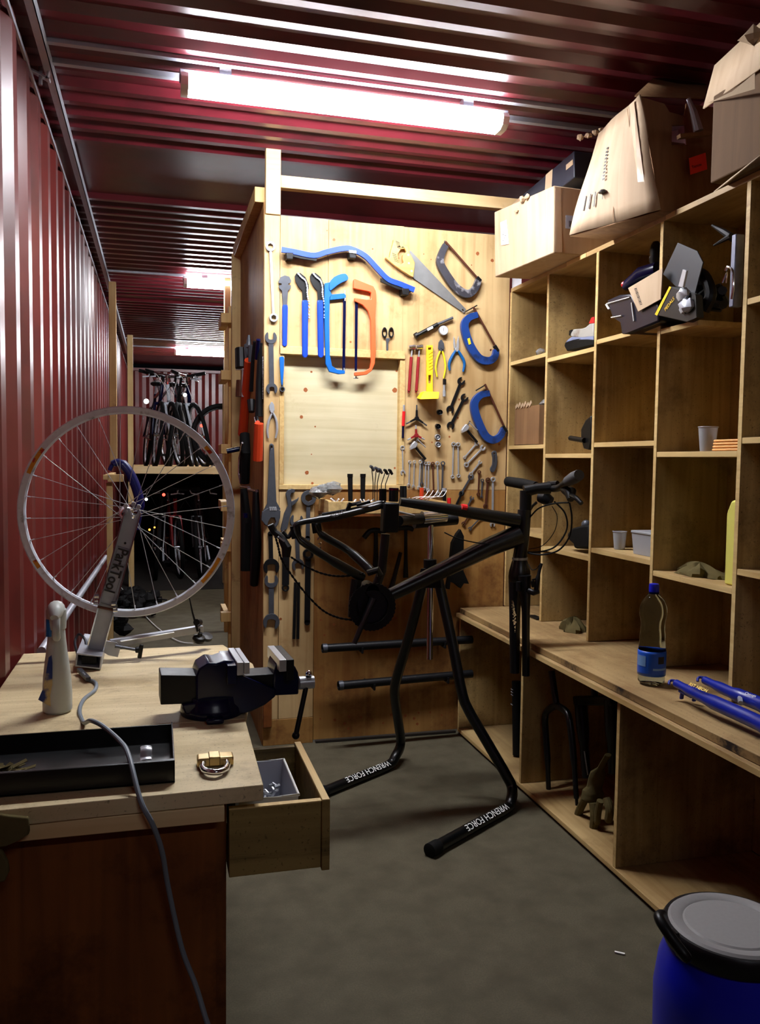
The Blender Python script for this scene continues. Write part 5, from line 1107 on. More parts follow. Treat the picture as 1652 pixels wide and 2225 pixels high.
p = FB(.40, .30); MB().lathe([(0, .012), (.008, .010), (.014, .004), (.016, 0), (0, 0)], p+nB*.003, (0, 0, 1), 12).build('umbrella_mark', 'ink', B).scale = (1, 1, 1)
decal(B, 'print_mark', 'ink', FB(.395, .24), FB(.402, .24), FB(.402, .30), FB(.395, .30), nB, .003)
for s in (.52, .80, .92): decal(B, 'fold_line', 'card2', FB(s, .0), FB(s+.008, .0), FB(s-.04, .96), FB(s-.05, .96), nB, .002)
decal(B, 'packing_tape', 'tape', FB(.81, .02), FB(.90, .02), FB(.90, .98), FB(.80, .98), nB, .0025)
rp = [on(x, y, Y=2.432) for x, y in ((1500, 380), (1537, 368), (1533, 332), (1497, 344))]
decal(B, 'red_sticker', mat('fluorescent_red_sticker', S(250, 66, 48), .5, var=.03), *rp, Vector((0, -1, 0)), .001)
text('lettering', 'Torson', .013, 'ink', rp[0].lerp(rp[3], .38)+Vector((.008, -.0025, 0)), rp[1]-rp[0], rp[3]-rp[0], B, .0002)
MB().tube([on(1496, 215, Y=2.44), on(1508, 245, Y=2.43), on(1518, 285, Y=2.425)], [.007, .012, .016], 10).build('metal_part', 'steel', B)
MB().bar(on(1475, 297, Y=2.425), on(1545, 290, Y=2.425), .02, .012).build('torn_ledge', 'card2', B)
# box at the right edge of the picture
Cb = thing('cardboard_box', 'large cardboard box at the upper right edge with folded lit flap', 'box', (1.75, 1.9, TZ))
l0, l1, l2_, l3 = Vector((1.565, 2.17, TZ+.001)), Vector((1.565, 1.35, TZ+.001)), Vector((1.93, 1.35, TZ+.001)), Vector((1.93, 2.17, TZ+.001))
hh = on(1532, 225, Y=2.22).z
quadbox([l0, l1, l2_, l3], [Vector((p.x+.0, p.y, hh)) for p in (l0, l1, l2_, l3)], 'box_body', 'card_shaded', Cb)  # body coloured darker to paint the shade below the lit flap
MB().add([on(1531, 237, Y=2.23), (1.50, 1.35, hh-.03), (1.52, 1.35, hh+.16), on(1556, 143, Y=2.22)], [(0, 1, 2, 3)]).build('lit_flap', 'card', Cb, solid=.005)
MB().add([on(1556, 143, Y=2.22), (1.52, 1.35, hh+.162), (1.72, 1.35, hh+.20), (1.72, 2.18, hh+.12)], [(0, 1, 2, 3)]).build('top_flap', 'card', Cb, solid=.005)
decal(Cb, 'packing_tape', 'tape', on(1545, 225, Y=2.2)+Vector((-.006, 0, 0)), on(1652, 195, Y=1.8)+Vector((-.01, 0, 0)), on(1652, 160, Y=1.8)+Vector((-.01, 0, 0)), on(1600, 200, Y=2.0)+Vector((-.008, 0, 0)), Vector((-1, 0, 0)), .004)
MB().add([on(1552, 415, Y=2.05), on(1660, 330, Y=1.75), on(1660, 352, Y=1.75), on(1600, 382, Y=1.95)], [(0, 1, 2, 3)]).build('hanging_flap', 'card', Cb, solid=.004)
MB().ball(on(1640, 80, Y=1.9), .03, 8, (1, 1, .7), .4, rnd).build('torn_scrap', 'card', Cb, ang=10)

# ---------------------------------------------------------------- things in the pigeonholes
def g3(name, label, cat, px, py, X=1.68, grp='things in the pigeonholes'): return thing(name, label, cat, P(px, py, X=X), grp)
# shelf surfaces
z1b, z2b, z3b, z4b = lev[0], lev[1], lev[2], lev[3]
def cup(px, z, X, h, r, lab):
    c = P(px, 1000, X=X); c.z = z+.001
    g = thing('plastic_cup', lab, 'cup', c, 'frosted measuring cups')
    MB().lathe([(.0, 0), (r*.74, 0), (r*.78, .004), (r, h), (r-.0015, h), (r*.76, .006), (0, .005)], c, (0, 0, 1), 24).build('cup_body', 'frost', g)
    MB().lathe([(r, h-.003), (r+.002, h-.001), (r+.001, h+.001), (r-.001, h+.001)], c, (0, 0, 1), 24, cap=False).build('rim', 'frost', g)
    return g
cup(1537, z4b[1], 1.70, .078, .030, 'frosted plastic cup beside orange papers in the pigeonhole')
cup(1352, z3b[2], 1.70, .068, .026, 'frosted plastic cup beside the lidded container')
c = P(1398, 1190, X=1.70); g = thing('food_container', 'lidded clear container with blue contents behind an upright', 'container', (c.x, c.y, z3b[2]), 'things in the pigeonholes')
X0, X1, Y0 = 1.665, 1.80, 2.505; Y1 = P(1373, 1160, X=X0).y; zz = z3b[2]+.001
tub(X0, X1, Y0, Y1, zz, zz+.075, 'container_body', 'frost', g, fl=.006)
MB().box((X0-.003, Y0-.003, zz+.075), (X1+.003, Y1+.003, zz+.085)).build('lid', 'frost', g, bev=.003)
MB().ball(((X0+X1)/2, (Y0+Y1)/2+.0, zz+.030), (Y1-Y0)*.40, 12, (.8, .95, .42), .1, rnd).build('blue_contents', 'dblue', g)
# orange papers
b = thing('orange_papers', 'small stack of orange cardboard sleeves beside the frosted cup', 'papers', P(1575, 968, X=1.68), 'things in the pigeonholes')
for k in range(4):
    q0 = P(1556+k*1.2, 969-6*k, X=1.66); MB().box((1.645, 2.078, z4b[1]+.001+k*.009), (1.74, q0.y, z4b[1]+.0085+k*.009)).build('sleeve', mat('orange_card', S(240, 176, 104), .6), b, bev=.003)
# jerry bottle
c = P(1592, 1255, X=1.665); g = thing('jerry_bottle', 'pale yellow plastic bottle standing against an upright', 'bottle', (1.70, 2.12, z4b[2]), 'things in the pigeonholes')
zb = z4b[2]+.001
yl = P(1577, 1200, X=1.65).y; zt5 = P(1600, 1080, X=1.65).z; L = [(2.080, zb), (yl, zb), (yl+.001, zt5-.050), (yl-.003, zt5-.040), (yl-.018, zt5-.012), (2.080, zt5)]
MB().prism([(y, z) for y, z in L], .11, (1.65, 0, 0), (0, 1, 0), (0, 0, 1)).build('bottle_body', 'jerry', g, bev=.005)
def cloth(name, lab, c, sx, sy, sz, m='olive', seed=1, ps=None):
    r_ = random.Random(seed); b = MB(); n, mrows = 22, 12
    for i in range(mrows+1):
        ph = PI*i/mrows
        for k in range(n):
            th = 2*PI*k/n; q = 1+.22*math.sin(3*th+seed+2*ph)+.14*math.sin(7*th+3*ph+seed*2)+r_.uniform(-.05, .05)
            z = math.cos(ph); z = z if z > 0 else z*.0
            b.v.append(Vector(c)+Vector((math.sin(ph)*math.cos(th)*sx*q, math.sin(ph)*math.sin(th)*sy*q, max(0, z*sz*(1+.3*math.sin(5*th+seed))))))
    for i in range(mrows):
        for k in range(n): l = (k+1) % n; b.f.append((i*n+k, (i+1)*n+k, (i+1)*n+l, i*n+l))
    o = b.build(name, m, ang=30); tag(o, lab, 'cloth'); return o
c = P(1520, 1228, X=1.70); cloth('work_glove', 'crumpled khaki glove beside the pale yellow bottle', (1.70, P(1520, 1228, X=1.70).y, z4b[2]+.001), .045, .105, .034, seed=2)
c = P(1247, 1358, X=1.66); cloth('work_glove', 'crumpled khaki glove on the worktop below the second bay', (1.67, P(1246, 1358, X=1.67).y, WT+.001), .05, .062, .045, seed=5)
o = MB().bar((1.63, 3.35, WT+.006), (1.63, 3.43, WT+.006), .03, .010).build('black_strip', 'black', bev=.003); tag(o, 'short black strip lying on the worktop in the first bay', 'strip')
# first bay: opened carton and film
g = g3('cardboard_box', 'small open cardboard box with torn rim in the first bay', 'box', 1140, 960, 1.72)
z0 = z1b[1]+.001; zt2 = P(1140, 885, X=1.66).z
b = MB(); b.box((1.645, 3.44, z0), (1.649, 3.70, zt2)).box((1.645, 3.436, z0), (1.82, 3.44, zt2)).box((1.649, 3.70, z0), (1.82, 3.696, zt2)).box((1.82, 3.44, z0), (1.824, 3.70, zt2)).box((1.645, 3.44, z0), (1.82, 3.70, z0+.003)); b.build('box_body', 'card2', g)
for k in range(6): MB().bar((1.644, 3.69-k*.03, zt2), (1.642, 3.665-k*.03, zt2+.012+.006*(k % 2)), .003, .016).build('torn_rim', 'card', g)
MB().ball((1.73, 3.50, zt2+.01), .05, 9, (1, 1.1, .6), .3, rnd).build('crumpled_film', 'film', g, ang=5)
o = MB().ball(P(1175, 764, X=1.68)+Vector((0, 0, -.001)), .022, 8, (1, .8, .7), .3, rnd).build('film_scrap', 'film', ang=5); tag(o, 'tiny crumpled bluish film scrap on the first bay top shelf', 'scrap')
# trainer on the second bay
sh = g3('cycling_shoe', 'worn grey cycling shoe with black sole and red loop', 'shoe', 1262, 752, 1.67)
SX_ = 1.66
def sx_poly(pts, X0_, X1_, name, m, par, bev=.004):
    """outline seen from the aisle, in the plane X = const, thickness along X"""
    L = [P(x, y, X=X0_) for x, y in pts]; b = MB(); b.prism([(p.y, p.z) for p in L], X1_-X0_, (X0_, 0, 0), (0, 1, 0), (0, 0, 1)); return b.build(name, m, par, bev=bev)
sx_poly([(1232, 763), (1226, 752), (1228, 744), (1245, 738), (1275, 737), (1289, 738), (1289, 750)], SX_, SX_+.08, 'sole', 'rubber', sh)
sx_poly([(1229, 744), (1234, 738), (1242, 732), (1266, 733), (1290, 730), (1290, 740), (1262, 740), (1240, 741)], SX_+.003, SX_+.077, 'midsole', mat('pale_blue_midsole', S(120, 130, 160), .5), sh)
sx_poly([(1240, 732), (1240, 724), (1246, 715), (1262, 714), (1272, 711), (1280, 704), (1290, 702), (1290, 732), (1262, 735)], SX_+.006, SX_+.072, 'upper', mat('grey_shoe_leather', S(160, 158, 150), .5, dirt=S(110, 90, 70), dscale=20), sh, .008)
sx_poly([(1279, 703), (1285, 690), (1290, 688), (1291, 702)], SX_+.03, SX_+.045, 'red_loop', 'redp', sh, .002)
sx_poly([(1236, 729), (1237, 718), (1242, 716), (1241, 730)], SX_+.02, SX_+.06, 'toe_cap', 'black', sh, .002)
# black lamp-like part hanging at the second bay
g = g3('bicycle_light', 'black bicycle light with clamp leaning on the upright, second bay', 'light', 1268, 960, 1.64)
sx_poly([(1284, 902), (1272, 912), (1262, 932), (1262, 955), (1268, 975), (1280, 978), (1285, 960)], 1.64, 1.70, 'light_body', 'black', g, .006)
MB().tube([P(1240, 952, X=1.635), P(1270, 957, X=1.635)], .0105, 12).build('clamp_tube', 'black', g)
g = g3('black_bag', 'small black padded bag on the third shelf of the second bay', 'bag', 1258, 1185, 1.66)
sx_poly([(1233, 1170), (1231, 1160), (1243, 1147), (1262, 1142), (1280, 1140), (1280, 1194), (1247, 1192), (1244, 1180)], 1.65, 1.75, 'bag_body', 'rubber', g, .012)
MB().ball(P(1274, 1140, X=1.68), .02, 10).build('strap_roll', 'dsteel', g)
# third bay top: bag, carton flap and parts
g = g3('blue_bag', 'dark blue reflective bag with silver edges hanging over the third bay shelf', 'bag', 1350, 720, 1.60)
sx_poly([(1318, 652), (1345, 640), (1370, 638), (1384, 660), (1430, 640), (1432, 700), (1370, 725), (1350, 726), (1346, 700), (1330, 690)], 1.585, 1.70, 'bag_body', mat('dark_blue_nylon', S(9, 13, 30), .35, var=.4, scale=12), g, .012)
for A_, B_ in (((1320, 660), (1370, 646)), ((1374, 658), (1379, 698)), ((1318, 662), (1324, 672)), ((1330, 690), (1352, 686))):
    MB().tube([P(*A_, X=1.583), P(*B_, X=1.583)], .005, 8, flat=.5).build('reflective_edge', 'white', g)
g = g3('water_bottle', 'dark blue bottle with silver band lying behind the carton piece', 'bottle', 1395, 610, 1.66)
MB().tube([P(1360, 622, X=1.65), P(1395, 596, X=1.66), P(1430, 585, X=1.68)], [.018, .028, .026], 14).build('bottle_body', 'dblue', g)
g = g3('hand_torch', 'upright dark ribbed torch with silver band beside the upright', 'torch', 1418, 570, 1.68)
MB().lathe([(.0, 0), (.018, 0), (.018, .02), (.022, .03), (.020, .05), (.022, .06), (.016, .085), (.010, .095), (0, .096)], P(1424, 585, X=1.70), (0, 0, 1), 16).build('torch_body', 'black', g)
MB().lathe([(.0205, 0), (.0205, .006)], P(1424, 562, X=1.70), (0, 0, 1), 16, cap=False).build('silver_band', 'steel', g)
g = g3('carton_piece', 'torn cardboard piece with barcode leaning in front of the third upright', 'cardboard', 1400, 640, 1.58)
sx_poly([(1365, 626), (1440, 582), (1436, 650), (1387, 677)], 1.575, 1.579, 'carton_sheet', 'card', g, .0005)
for k in range(12): MB().bar(P(1379+k*1.05, 628+k*3.1, X=1.5745), P(1384+k*1.05, 626.5+k*3.1, X=1.5745), .0006, .0018 if k % 3 else .003, (0, 0, 1)).build('barcode_bar', 'ink', g)
o = MB().ball(P(1356, 618, X=1.64), .011, 8).build('red_knob', 'redp'); tag(o, 'small red knob peeking out above the dark blue bag', 'knob')
# fourth bay top: derailleur and brake parts in dark cartons
g = g3('parts_carton', 'black and yellow printed carton tilted over the fourth bay short shelf', 'carton', 1480, 690, 1.585)
sx_poly([(1455, 622), (1424, 684), (1492, 700), (1515, 690), (1512, 640)], 1.575, 1.60, 'carton_body', mat('black_yellow_carton', S(24, 22, 16), .4, var=.3), g, .002)
sx_poly([(1455, 622), (1423, 683), (1428, 686), (1459, 624)], 1.5735, 1.5745, 'yellow_stripe', 'yellow', g, .0003)
text('lettering', 'PEDALS', .017, 'yellow', P(1446, 677, X=1.573), P(1474, 640, X=1.573)-P(1446, 677, X=1.573), (0, .3, 1), g, .0002)
g = g3('derailleur', 'black and silver rear derailleur dangling on its dark display card', 'derailleur', 1490, 660, 1.56)
sx_poly([(1473, 527), (1441, 596), (1468, 622), (1510, 640), (1528, 570), (1515, 545)], 1.60, 1.604, 'display_card', mat('slate_card', S(32, 33, 40), .5, var=.2), g, .001)
sx_poly([(1484, 585), (1492, 588), (1484, 625), (1474, 622)], 1.555, 1.562, 'cage_plate', 'steel', g, .001)
MB().ball(P(1485, 640, X=1.57), .026, 10, (.6, 1.1, .8), .15, rnd).build('derailleur_body', 'steel', g)
MB().ball(P(1492, 665, X=1.57), .028, 10, (.6, 1.2, .8), .2, rnd).build('lower_knuckle', 'galv', g)
MB().tube(smooth([P(1500, 590, X=1.62), P(1530, 600, X=1.63), P(1545, 640, X=1.63), P(1530, 675, X=1.62)], 4), .018, 10).build('cable_loop', 'black', g)
g = g3('brake_calliper_set', 'heap of black bicycle parts between the derailleur and the silver tube', 'parts', 1550, 660, 1.70)
for k in range(9): MB().tube([P(rnd.uniform(1520, 1580), rnd.uniform(610, 670), X=1.68), P(rnd.uniform(1510, 1590), rnd.uniform(640, 680), X=1.72)], .014, 8).build('black_part', 'black', g)
g = g3('silver_tube', 'silver bracket tube with hook standing at the right of the fourth bay', 'tube', 1600, 640, 1.66)
MB().bar(P(1605, 510, X=1.63), P(1598, 668, X=1.63), .020, .030, (1, 0, 0)).build('tube_body', mat('mottled_silver', S(110, 112, 130), .4, .4, var=.5, scale=35), g, bev=.003)
MB().tube(smooth([P(1577, 588, X=1.60), P(1582, 580, X=1.60), P(1592, 588, X=1.60), P(1594, 620, X=1.60), P(1590, 650, X=1.60)], 4), .0035, 8).build('wire_hook', 'chrome', g)
MB().tube(smooth([P(1570, 614, X=1.60), P(1580, 592, X=1.60), P(1578, 615, X=1.60)], 3), .0025, 6).build('wire_hook', 'chrome', g)
MB().tube([P(1548, 490, X=1.68), P(1575, 505, X=1.68), P(1594, 518, X=1.66)], [.004, .010, .012], 8).build('dark_arm', 'bsteel', g)
MB().tube([P(1552, 533, X=1.66), P(1590, 512, X=1.64)], [.003, .009], 8).build('dark_arm', 'bsteel', g)
# ---------------------------------------------------------------- worktop things
c = Vector((1.508, 2.30, WT+.001)); g = thing('water_bottle', 'clear plastic bottle with blue cap and label on the worktop', 'bottle', c)
H2 = P(1415, 1268, Y=2.30).z-WT; q = H2/.31
prof = [(.0, .004), (.018, .0), (.030, .002), (.036, .010), (.0365, .030), (.0375, .045), (.0375, .098), (.037, .11), (.0355, .125), (.0345, .137), (.0355, .150), (.0335, .163), (.033, .185), (.0345, .200), (.0375, .212), (.037, .235), (.031, .255), (.020, .270), (.0145, .277), (.0135, .285)]
prof = [(r*1.13, h*q) for r, h in prof]
for k in range(3): prof[12-k] = (prof[12-k][0]*.99, prof[12-k][1])
MB().lathe(prof, c, (0, 0, 1), 36).build('bottle_body', mat('bottle_shell', S(196, 214, 224), .06, trans=1., var=.02, ior=1.12), g)
MB().lathe([(.0430, .030*q), (.0438, .040*q), (.0438, .098*q), (.0430, .106*q)], c, (0, 0, 1), 36, cap=False).build('label_band', 'label', g, solid=.0006)
MB().lathe([(0, .278*q), (.0155, .278*q), (.0155, .302*q), (.014, .308*q), (0, .310*q)], c, (0, 0, 1), 20).build('cap', mat('blue_cap', S(10, 24, 170), .35), g)
cd = Vector((c.x, c.y, 0)); dcam = (-cd).normalized(); sd = Vector((dcam.y, -dcam.x, 0)).normalized()
if sd.x < 0: sd = -sd
def lab(a0, a1, z0, z1, m, nm, r=.0446, n=6):
    b = MB()
    for k in range(n+1):
        a = a0+(a1-a0)*k/n; d = dcam*math.cos(a)+sd*math.sin(a)
        for z in (z0, z1): b.v.append(c+d*r+Vector((0, 0, z*q)))
    for k in range(n): b.f.append((2*k, 2*k+2, 2*k+3, 2*k+1))
    b.build(nm, m, g)
lab(-1.25, -.42, .060, .092, mat('pale_info_panel', S(110, 150, 200), .4), 'info_panel'); lab(.45, .95, .070, .092, 'ink', 'dark_emblem'); lab(.1, 1.2, .050, .056, mat('pale_script', S(120, 160, 210), .4), 'script_line')
# blue suspension fork lying on the worktop
g = thing('suspension_fork', 'blue suspension fork lowers lying on the worktop beside the bottle', 'fork', (1.6, 2.0, WT+.03))
LG = ((P(1470, 1485, Z=WT+.050), P(1532, 1517, Z=WT+.045), P(1652, 1572, Z=WT+.040), P(1760, 1630, Z=WT+.036)), (P(1532, 1478, Z=WT+.055), P(1590, 1505, Z=WT+.050), P(1652, 1530, Z=WT+.045), P(1760, 1580, Z=WT+.040)))
for k, L in enumerate(LG):
    MB().tube(smooth(L, 5), [.012]*3+[.016]*3+[.020]*5+[.024]*5, 16).build('fork_leg', 'forkblue', g)
    e = L[0]; b = MB(); b.tube(smooth([e+Vector((.012, -.01, 0)), e+Vector((-.002, .010, .006)), e+Vector((-.014, .012, .004)), e+Vector((-.020, .006, -.004))], 4), .0042, 8); b.build('dropout', 'forkblue', g)
e = LG[0][0]
for px, py in ((1481, 1519), (1508, 1524)):
    p1 = P(px, py, Z=WT+.008); p0 = P(px+4, py-26, Z=WT+.045); MB().bar(p1, p0, .012, .008).build('brake_tab', 'forkblue', g, bev=.003)
MB().bar(P(1478, 1500, Z=WT+.034), P(1506, 1514, Z=WT+.032), .014, .010).build('brake_tab', 'forkblue', g, bev=.003)
d0 = (LG[0][1]-LG[0][0]).normalized()
t0 = P(1496, 1490, Z=WT+.068); t1 = P(1565, 1518, Z=WT+.064)
text('lettering', 'RST NEON', .014, 'yellow', t0+Vector((0, 0, .002)), t1-t0, Vector((.5, .5, .5)), g, .0003, 1.05, True)
t0 = P(1618, 1508, Z=WT+.071); t1 = P(1652, 1518, Z=WT+.071)
text('lettering', 'Omega', .012, 'white', t0, t1-t0, Vector((.5, .5, .5)), g, .0003)
ends_ = [L[-1] for L in LG]; MB().bar(ends_[0], ends_[1], .045, .034).build('fork_crown', 'forkblue', g, bev=.006)
mid_ = ends_[0].lerp(ends_[1], .5); MB().tube([mid_, mid_+(LG[0][3]-LG[0][2]).normalized()*.15], .014, 14).build('steerer', 'bsteel', g)
MB().tube([P(1610, 1528, Z=WT+.045), P(1608, 1512, Z=WT+.05)], .007, 8).build('bridge_bolt', 'steel', g)
# ---------------------------------------------------------------- inside the base cabinet
def cfork(px_top, px_crown, legs, label, m='gloss', X=1.50, r=.0125, seg=None):
    g = thing('bicycle_fork', label, 'fork', P(*legs[0][-1], X=X), 'forks inside the cabinet')
    MB().tube([P(*px_top, X=X), P(*px_crown, X=X)], .0125, 12).build('steerer', m, g)
    for L in legs: MB().tube(smooth([P(x, y, X=X) for x, y in L], 5), [r*1.1]*5+[r]*(5*(len(L)-2)-4)+[r*.75]*5, 12).build('fork_blade', m, g)
    return g
gf = cfork((1199, 1458), (1210, 1535), [[(1210, 1533), (1190, 1545), (1185, 1570), (1190, 1650), (1193, 1735)], [(1210, 1533), (1232, 1548), (1240, 1580), (1247, 1650), (1253, 1735)]], 'slim black rigid fork standing in the middle cabinet bay', X=1.47)
MB().tube([P(1193, 1733, X=1.47), P(1195, 1751, X=1.47)], .006, 8).build('dropout', 'bsteel', gf); MB().tube([P(1253, 1733, X=1.47), P(1254, 1750, X=1.47)], .006, 8).build('dropout', 'bsteel', gf)
g = cfork((1290, 1474), (1293, 1515), [[(1262, 1518), (1268, 1600), (1275, 1690)], [(1328, 1520), (1330, 1600), (1332, 1680)]], 'bulky black suspension fork in the shade of the middle cabinet bay', X=1.56, r=.022)
MB().bar(P(1255, 1522, X=1.56), P(1335, 1522, X=1.56), .04, .035, (0, 0, 1)).build('fork_crown', 'gloss', g, bev=.006)
MB().bar(P(1270, 1632, X=1.535), P(1278, 1684, X=1.535), .004, .002).build('silver_decal', 'steel', g)
# upright work gloves / cloth bundle
g = thing('cloth_bundle', 'dark khaki bundle of gloves with dangling fingers in the middle bay', 'gloves', P(1300, 1800, X=1.50))
MB().tube(smooth([P(1322, 1640, X=1.5), P(1300, 1680, X=1.5), P(1290, 1720, X=1.49), P(1285, 1745, X=1.48)], 4), [.012]*4+[.030]*4+[.042]*4+[.036], 12, flat=.6).build('cuff', 'olive', g)
for (L, r) in (([(1272, 1735), (1258, 1765), (1252, 1795)], .014), ([(1290, 1745), (1293, 1775), (1290, 1808)], .016), ([(1305, 1740), (1300, 1765), (1298, 1790)], .012), ([(1318, 1735), (1325, 1760), (1322, 1785)], .014)):
    MB().tube(smooth([P(x, y, X=1.47) for x, y in L], 4), [r]*8+[r*.8], 10).build('glove_finger', 'olive', g)
# dark pole with rings in the left bay
g = thing('dark_pole', 'dark tube with pale rings standing behind the first cabinet panel', 'tube', P(1124, 1640, X=1.50))
MB().tube([P(1122, 1480, X=1.50), P(1124, 1640, X=1.50)], .019, 14).build('pole_body', 'rubber', g)
for y in (1499, 1505, 1511, 1532): MB().lathe([(.0205, -.002), (.0225, 0), (.0205, .002)], P(1121, y, X=1.50), (.2, 0, 1), 16, cap=False).build('ring', 'galv', g)
# ---------------------------------------------------------------- blue drum
bc_ = Vector((1.04, 1.30, 0)); g = thing('plastic_drum', 'blue plastic drum with grey lid and black handle at the lower right', 'drum', bc_)
MB().lathe([(.0, 0), (.125, 0), (.132, .01), (.134, .18), (.136, .30), (.128, .36), (.115, .395), (.112, .41), (0, .41)], bc_, (0, 0, 1), 48).build('drum_body', 'barrel', g)
MB().lathe([(.112, .402), (.121, .402), (.123, .408), (.123, .432), (.119, .438), (.112, .438)], bc_, (0, 0, 1), 48, cap=False).build('clamp_ring', mat('dark_ring', S(26, 26, 30), .35, .4), g)
MB().lathe([(.0, .4405), (.082, .4405), (.086, .4375), (.090, .4405), (.108, .442), (.113, .438), (.113, .42), (0, .42)], bc_, (0, 0, 1), 48).build('lid', 'lid', g)
hp = [P(1432, 1992, Y=1.22), P(1442, 2012, Y=1.20), P(1465, 2045, Y=1.18), P(1492, 2080, Y=1.16)]
MB().tube(smooth([hp[0]+Vector((.02, .02, -.01)), *hp, hp[3]+Vector((.01, .03, -.01))], 5), .009, 12).build('handle', 'black', g)
MB().tube([P(1466, 2030, Y=1.21), P(1480, 2075, Y=1.19)], .008, 10).build('handle_mount', 'black', g)
o = MB().bar(P(1336, 2068, Z=.003), P(1358, 2073, Z=.003), .006, .003).build('screw_scrap', 'white'); tag(o, 'tiny white scrap lying on the floor left of the drum', 'scrap')

# ---------------------------------------------------------------- tools on the partition's left side
def sthing(name, lab, cat, px, py): return thing(name, lab, cat, P(px, py, X=.45), 'tools on the side of the partition')
def st(pts, r, m, par, nm, X=.435, flat=1., seg=10): return MB().tube([P(x, y, X=X) for x, y in pts], r, seg, flat=flat).build(nm, m, par)
g = sthing('bolt_cutter', 'bolt cutter with orange-red grip and dark steel head', 'bolt cutter', 535, 850)
st([(541, 728), (541, 755)], [.006, .016], 'dsteel', g, 'jaw'); st([(536, 750), (538, 786)], [.014, .012], 'dsteel', g, 'jaw'); st([(546, 750), (545, 786)], [.014, .012], 'dsteel', g, 'jaw')
st([(541, 783), (534, 860), (528, 944)], [.022, .022, .026], 'toolor', g, 'grip')
st([(532, 944), (534, 985), (532, 1050)], [.026, .028, .022], 'rubber', g, 'lower_grip')
g = sthing('hand_drill', 'dark hand drill hanging at the outer edge of the side panel', 'drill', 525, 800)
st([(523, 758), (524, 800)], [.030, .030], 'bsteel', g, 'drill_body', .425); st([(529, 800), (528, 862)], .007, 'steel', g, 'drill_shaft', .42); st([(522, 826), (522, 862)], [.02, .024], 'rust', g, 'drill_handle', .425)
MB().tube([P(513, 803, X=.40), P(530, 803, X=.42)], .003, 6).build('drill_crank', 'steel', g)
g = sthing('bolt_cutter', 'bolt cutter with shorter orange grip nearest the tool wall', 'bolt cutter', 560, 950)
st([(566, 745), (563, 830), (563, 905)], [.010, .014, .018], 'black', g, 'arm', .44); st([(563, 920), (560, 1000)], [.020, .022], 'toolor', g, 'grip', .43); st([(557, 908), (560, 918)], .010, 'chrome', g, 'ferrule', .425)
g = sthing('pipe_wrench', 'long thin black-handled cutter with blue grip behind the orange one', 'cutter', 552, 800)
st([(553, 742), (549, 790), (546, 850)], [.007, .009, .010], 'bsteel', g, 'arm', .43); st([(562, 738), (559, 780)], [.010, .012], 'dblue', g, 'blue_grip', .43); st([(546, 870), (547, 895)], [.02, .014], 'bsteel', g, 'head', .43)
g = sthing('chain_lock', 'bright metal chain hanging down the partition corner', 'chain', 571, 800)
b = MB()
for k in range(26): p = P(570.5+(k % 2)*1.2, 776+k*3.6, Y=YW+.0); p.x = .4545; p.y = YW+.005; b.ball(p, .0038, 6)
b.build('links', 'chrome', g)
g = sthing('bicycle_pump', 'black pump with chrome curved handle and blue foot', 'pump', 530, 1020)
MB().tube([P(493, 981, X=.36), P(522, 975, X=.43)], .013, 12).build('blue_foot', 'dblue', g)
st([(527, 962), (521, 995), (520, 1030), (523, 1050)], [.005, .007, .007, .005], 'chrome', g, 'curved_handle', .41); st([(524, 1058), (541, 1060)], .008, 'chrome', g, 'ferrule', .41)
st([(530, 1062), (536, 1140), (536, 1240)], [.018, .028, .030], 'rubber', g, 'pump_barrel', .43); st([(534, 1115), (534, 1125)], .012, 'dblue', g, 'blue_badge', .402)
g = sthing('tube_cutter', 'long black bar tool hanging lowest on the side panel', 'tool', 556, 1160)
st([(556, 1064), (557, 1180), (552, 1270)], [.014, .024, .020], 'black', g, 'bar', .435); st([(541, 1064), (558, 1067)], .006, 'chrome', g, 'pin', .41)

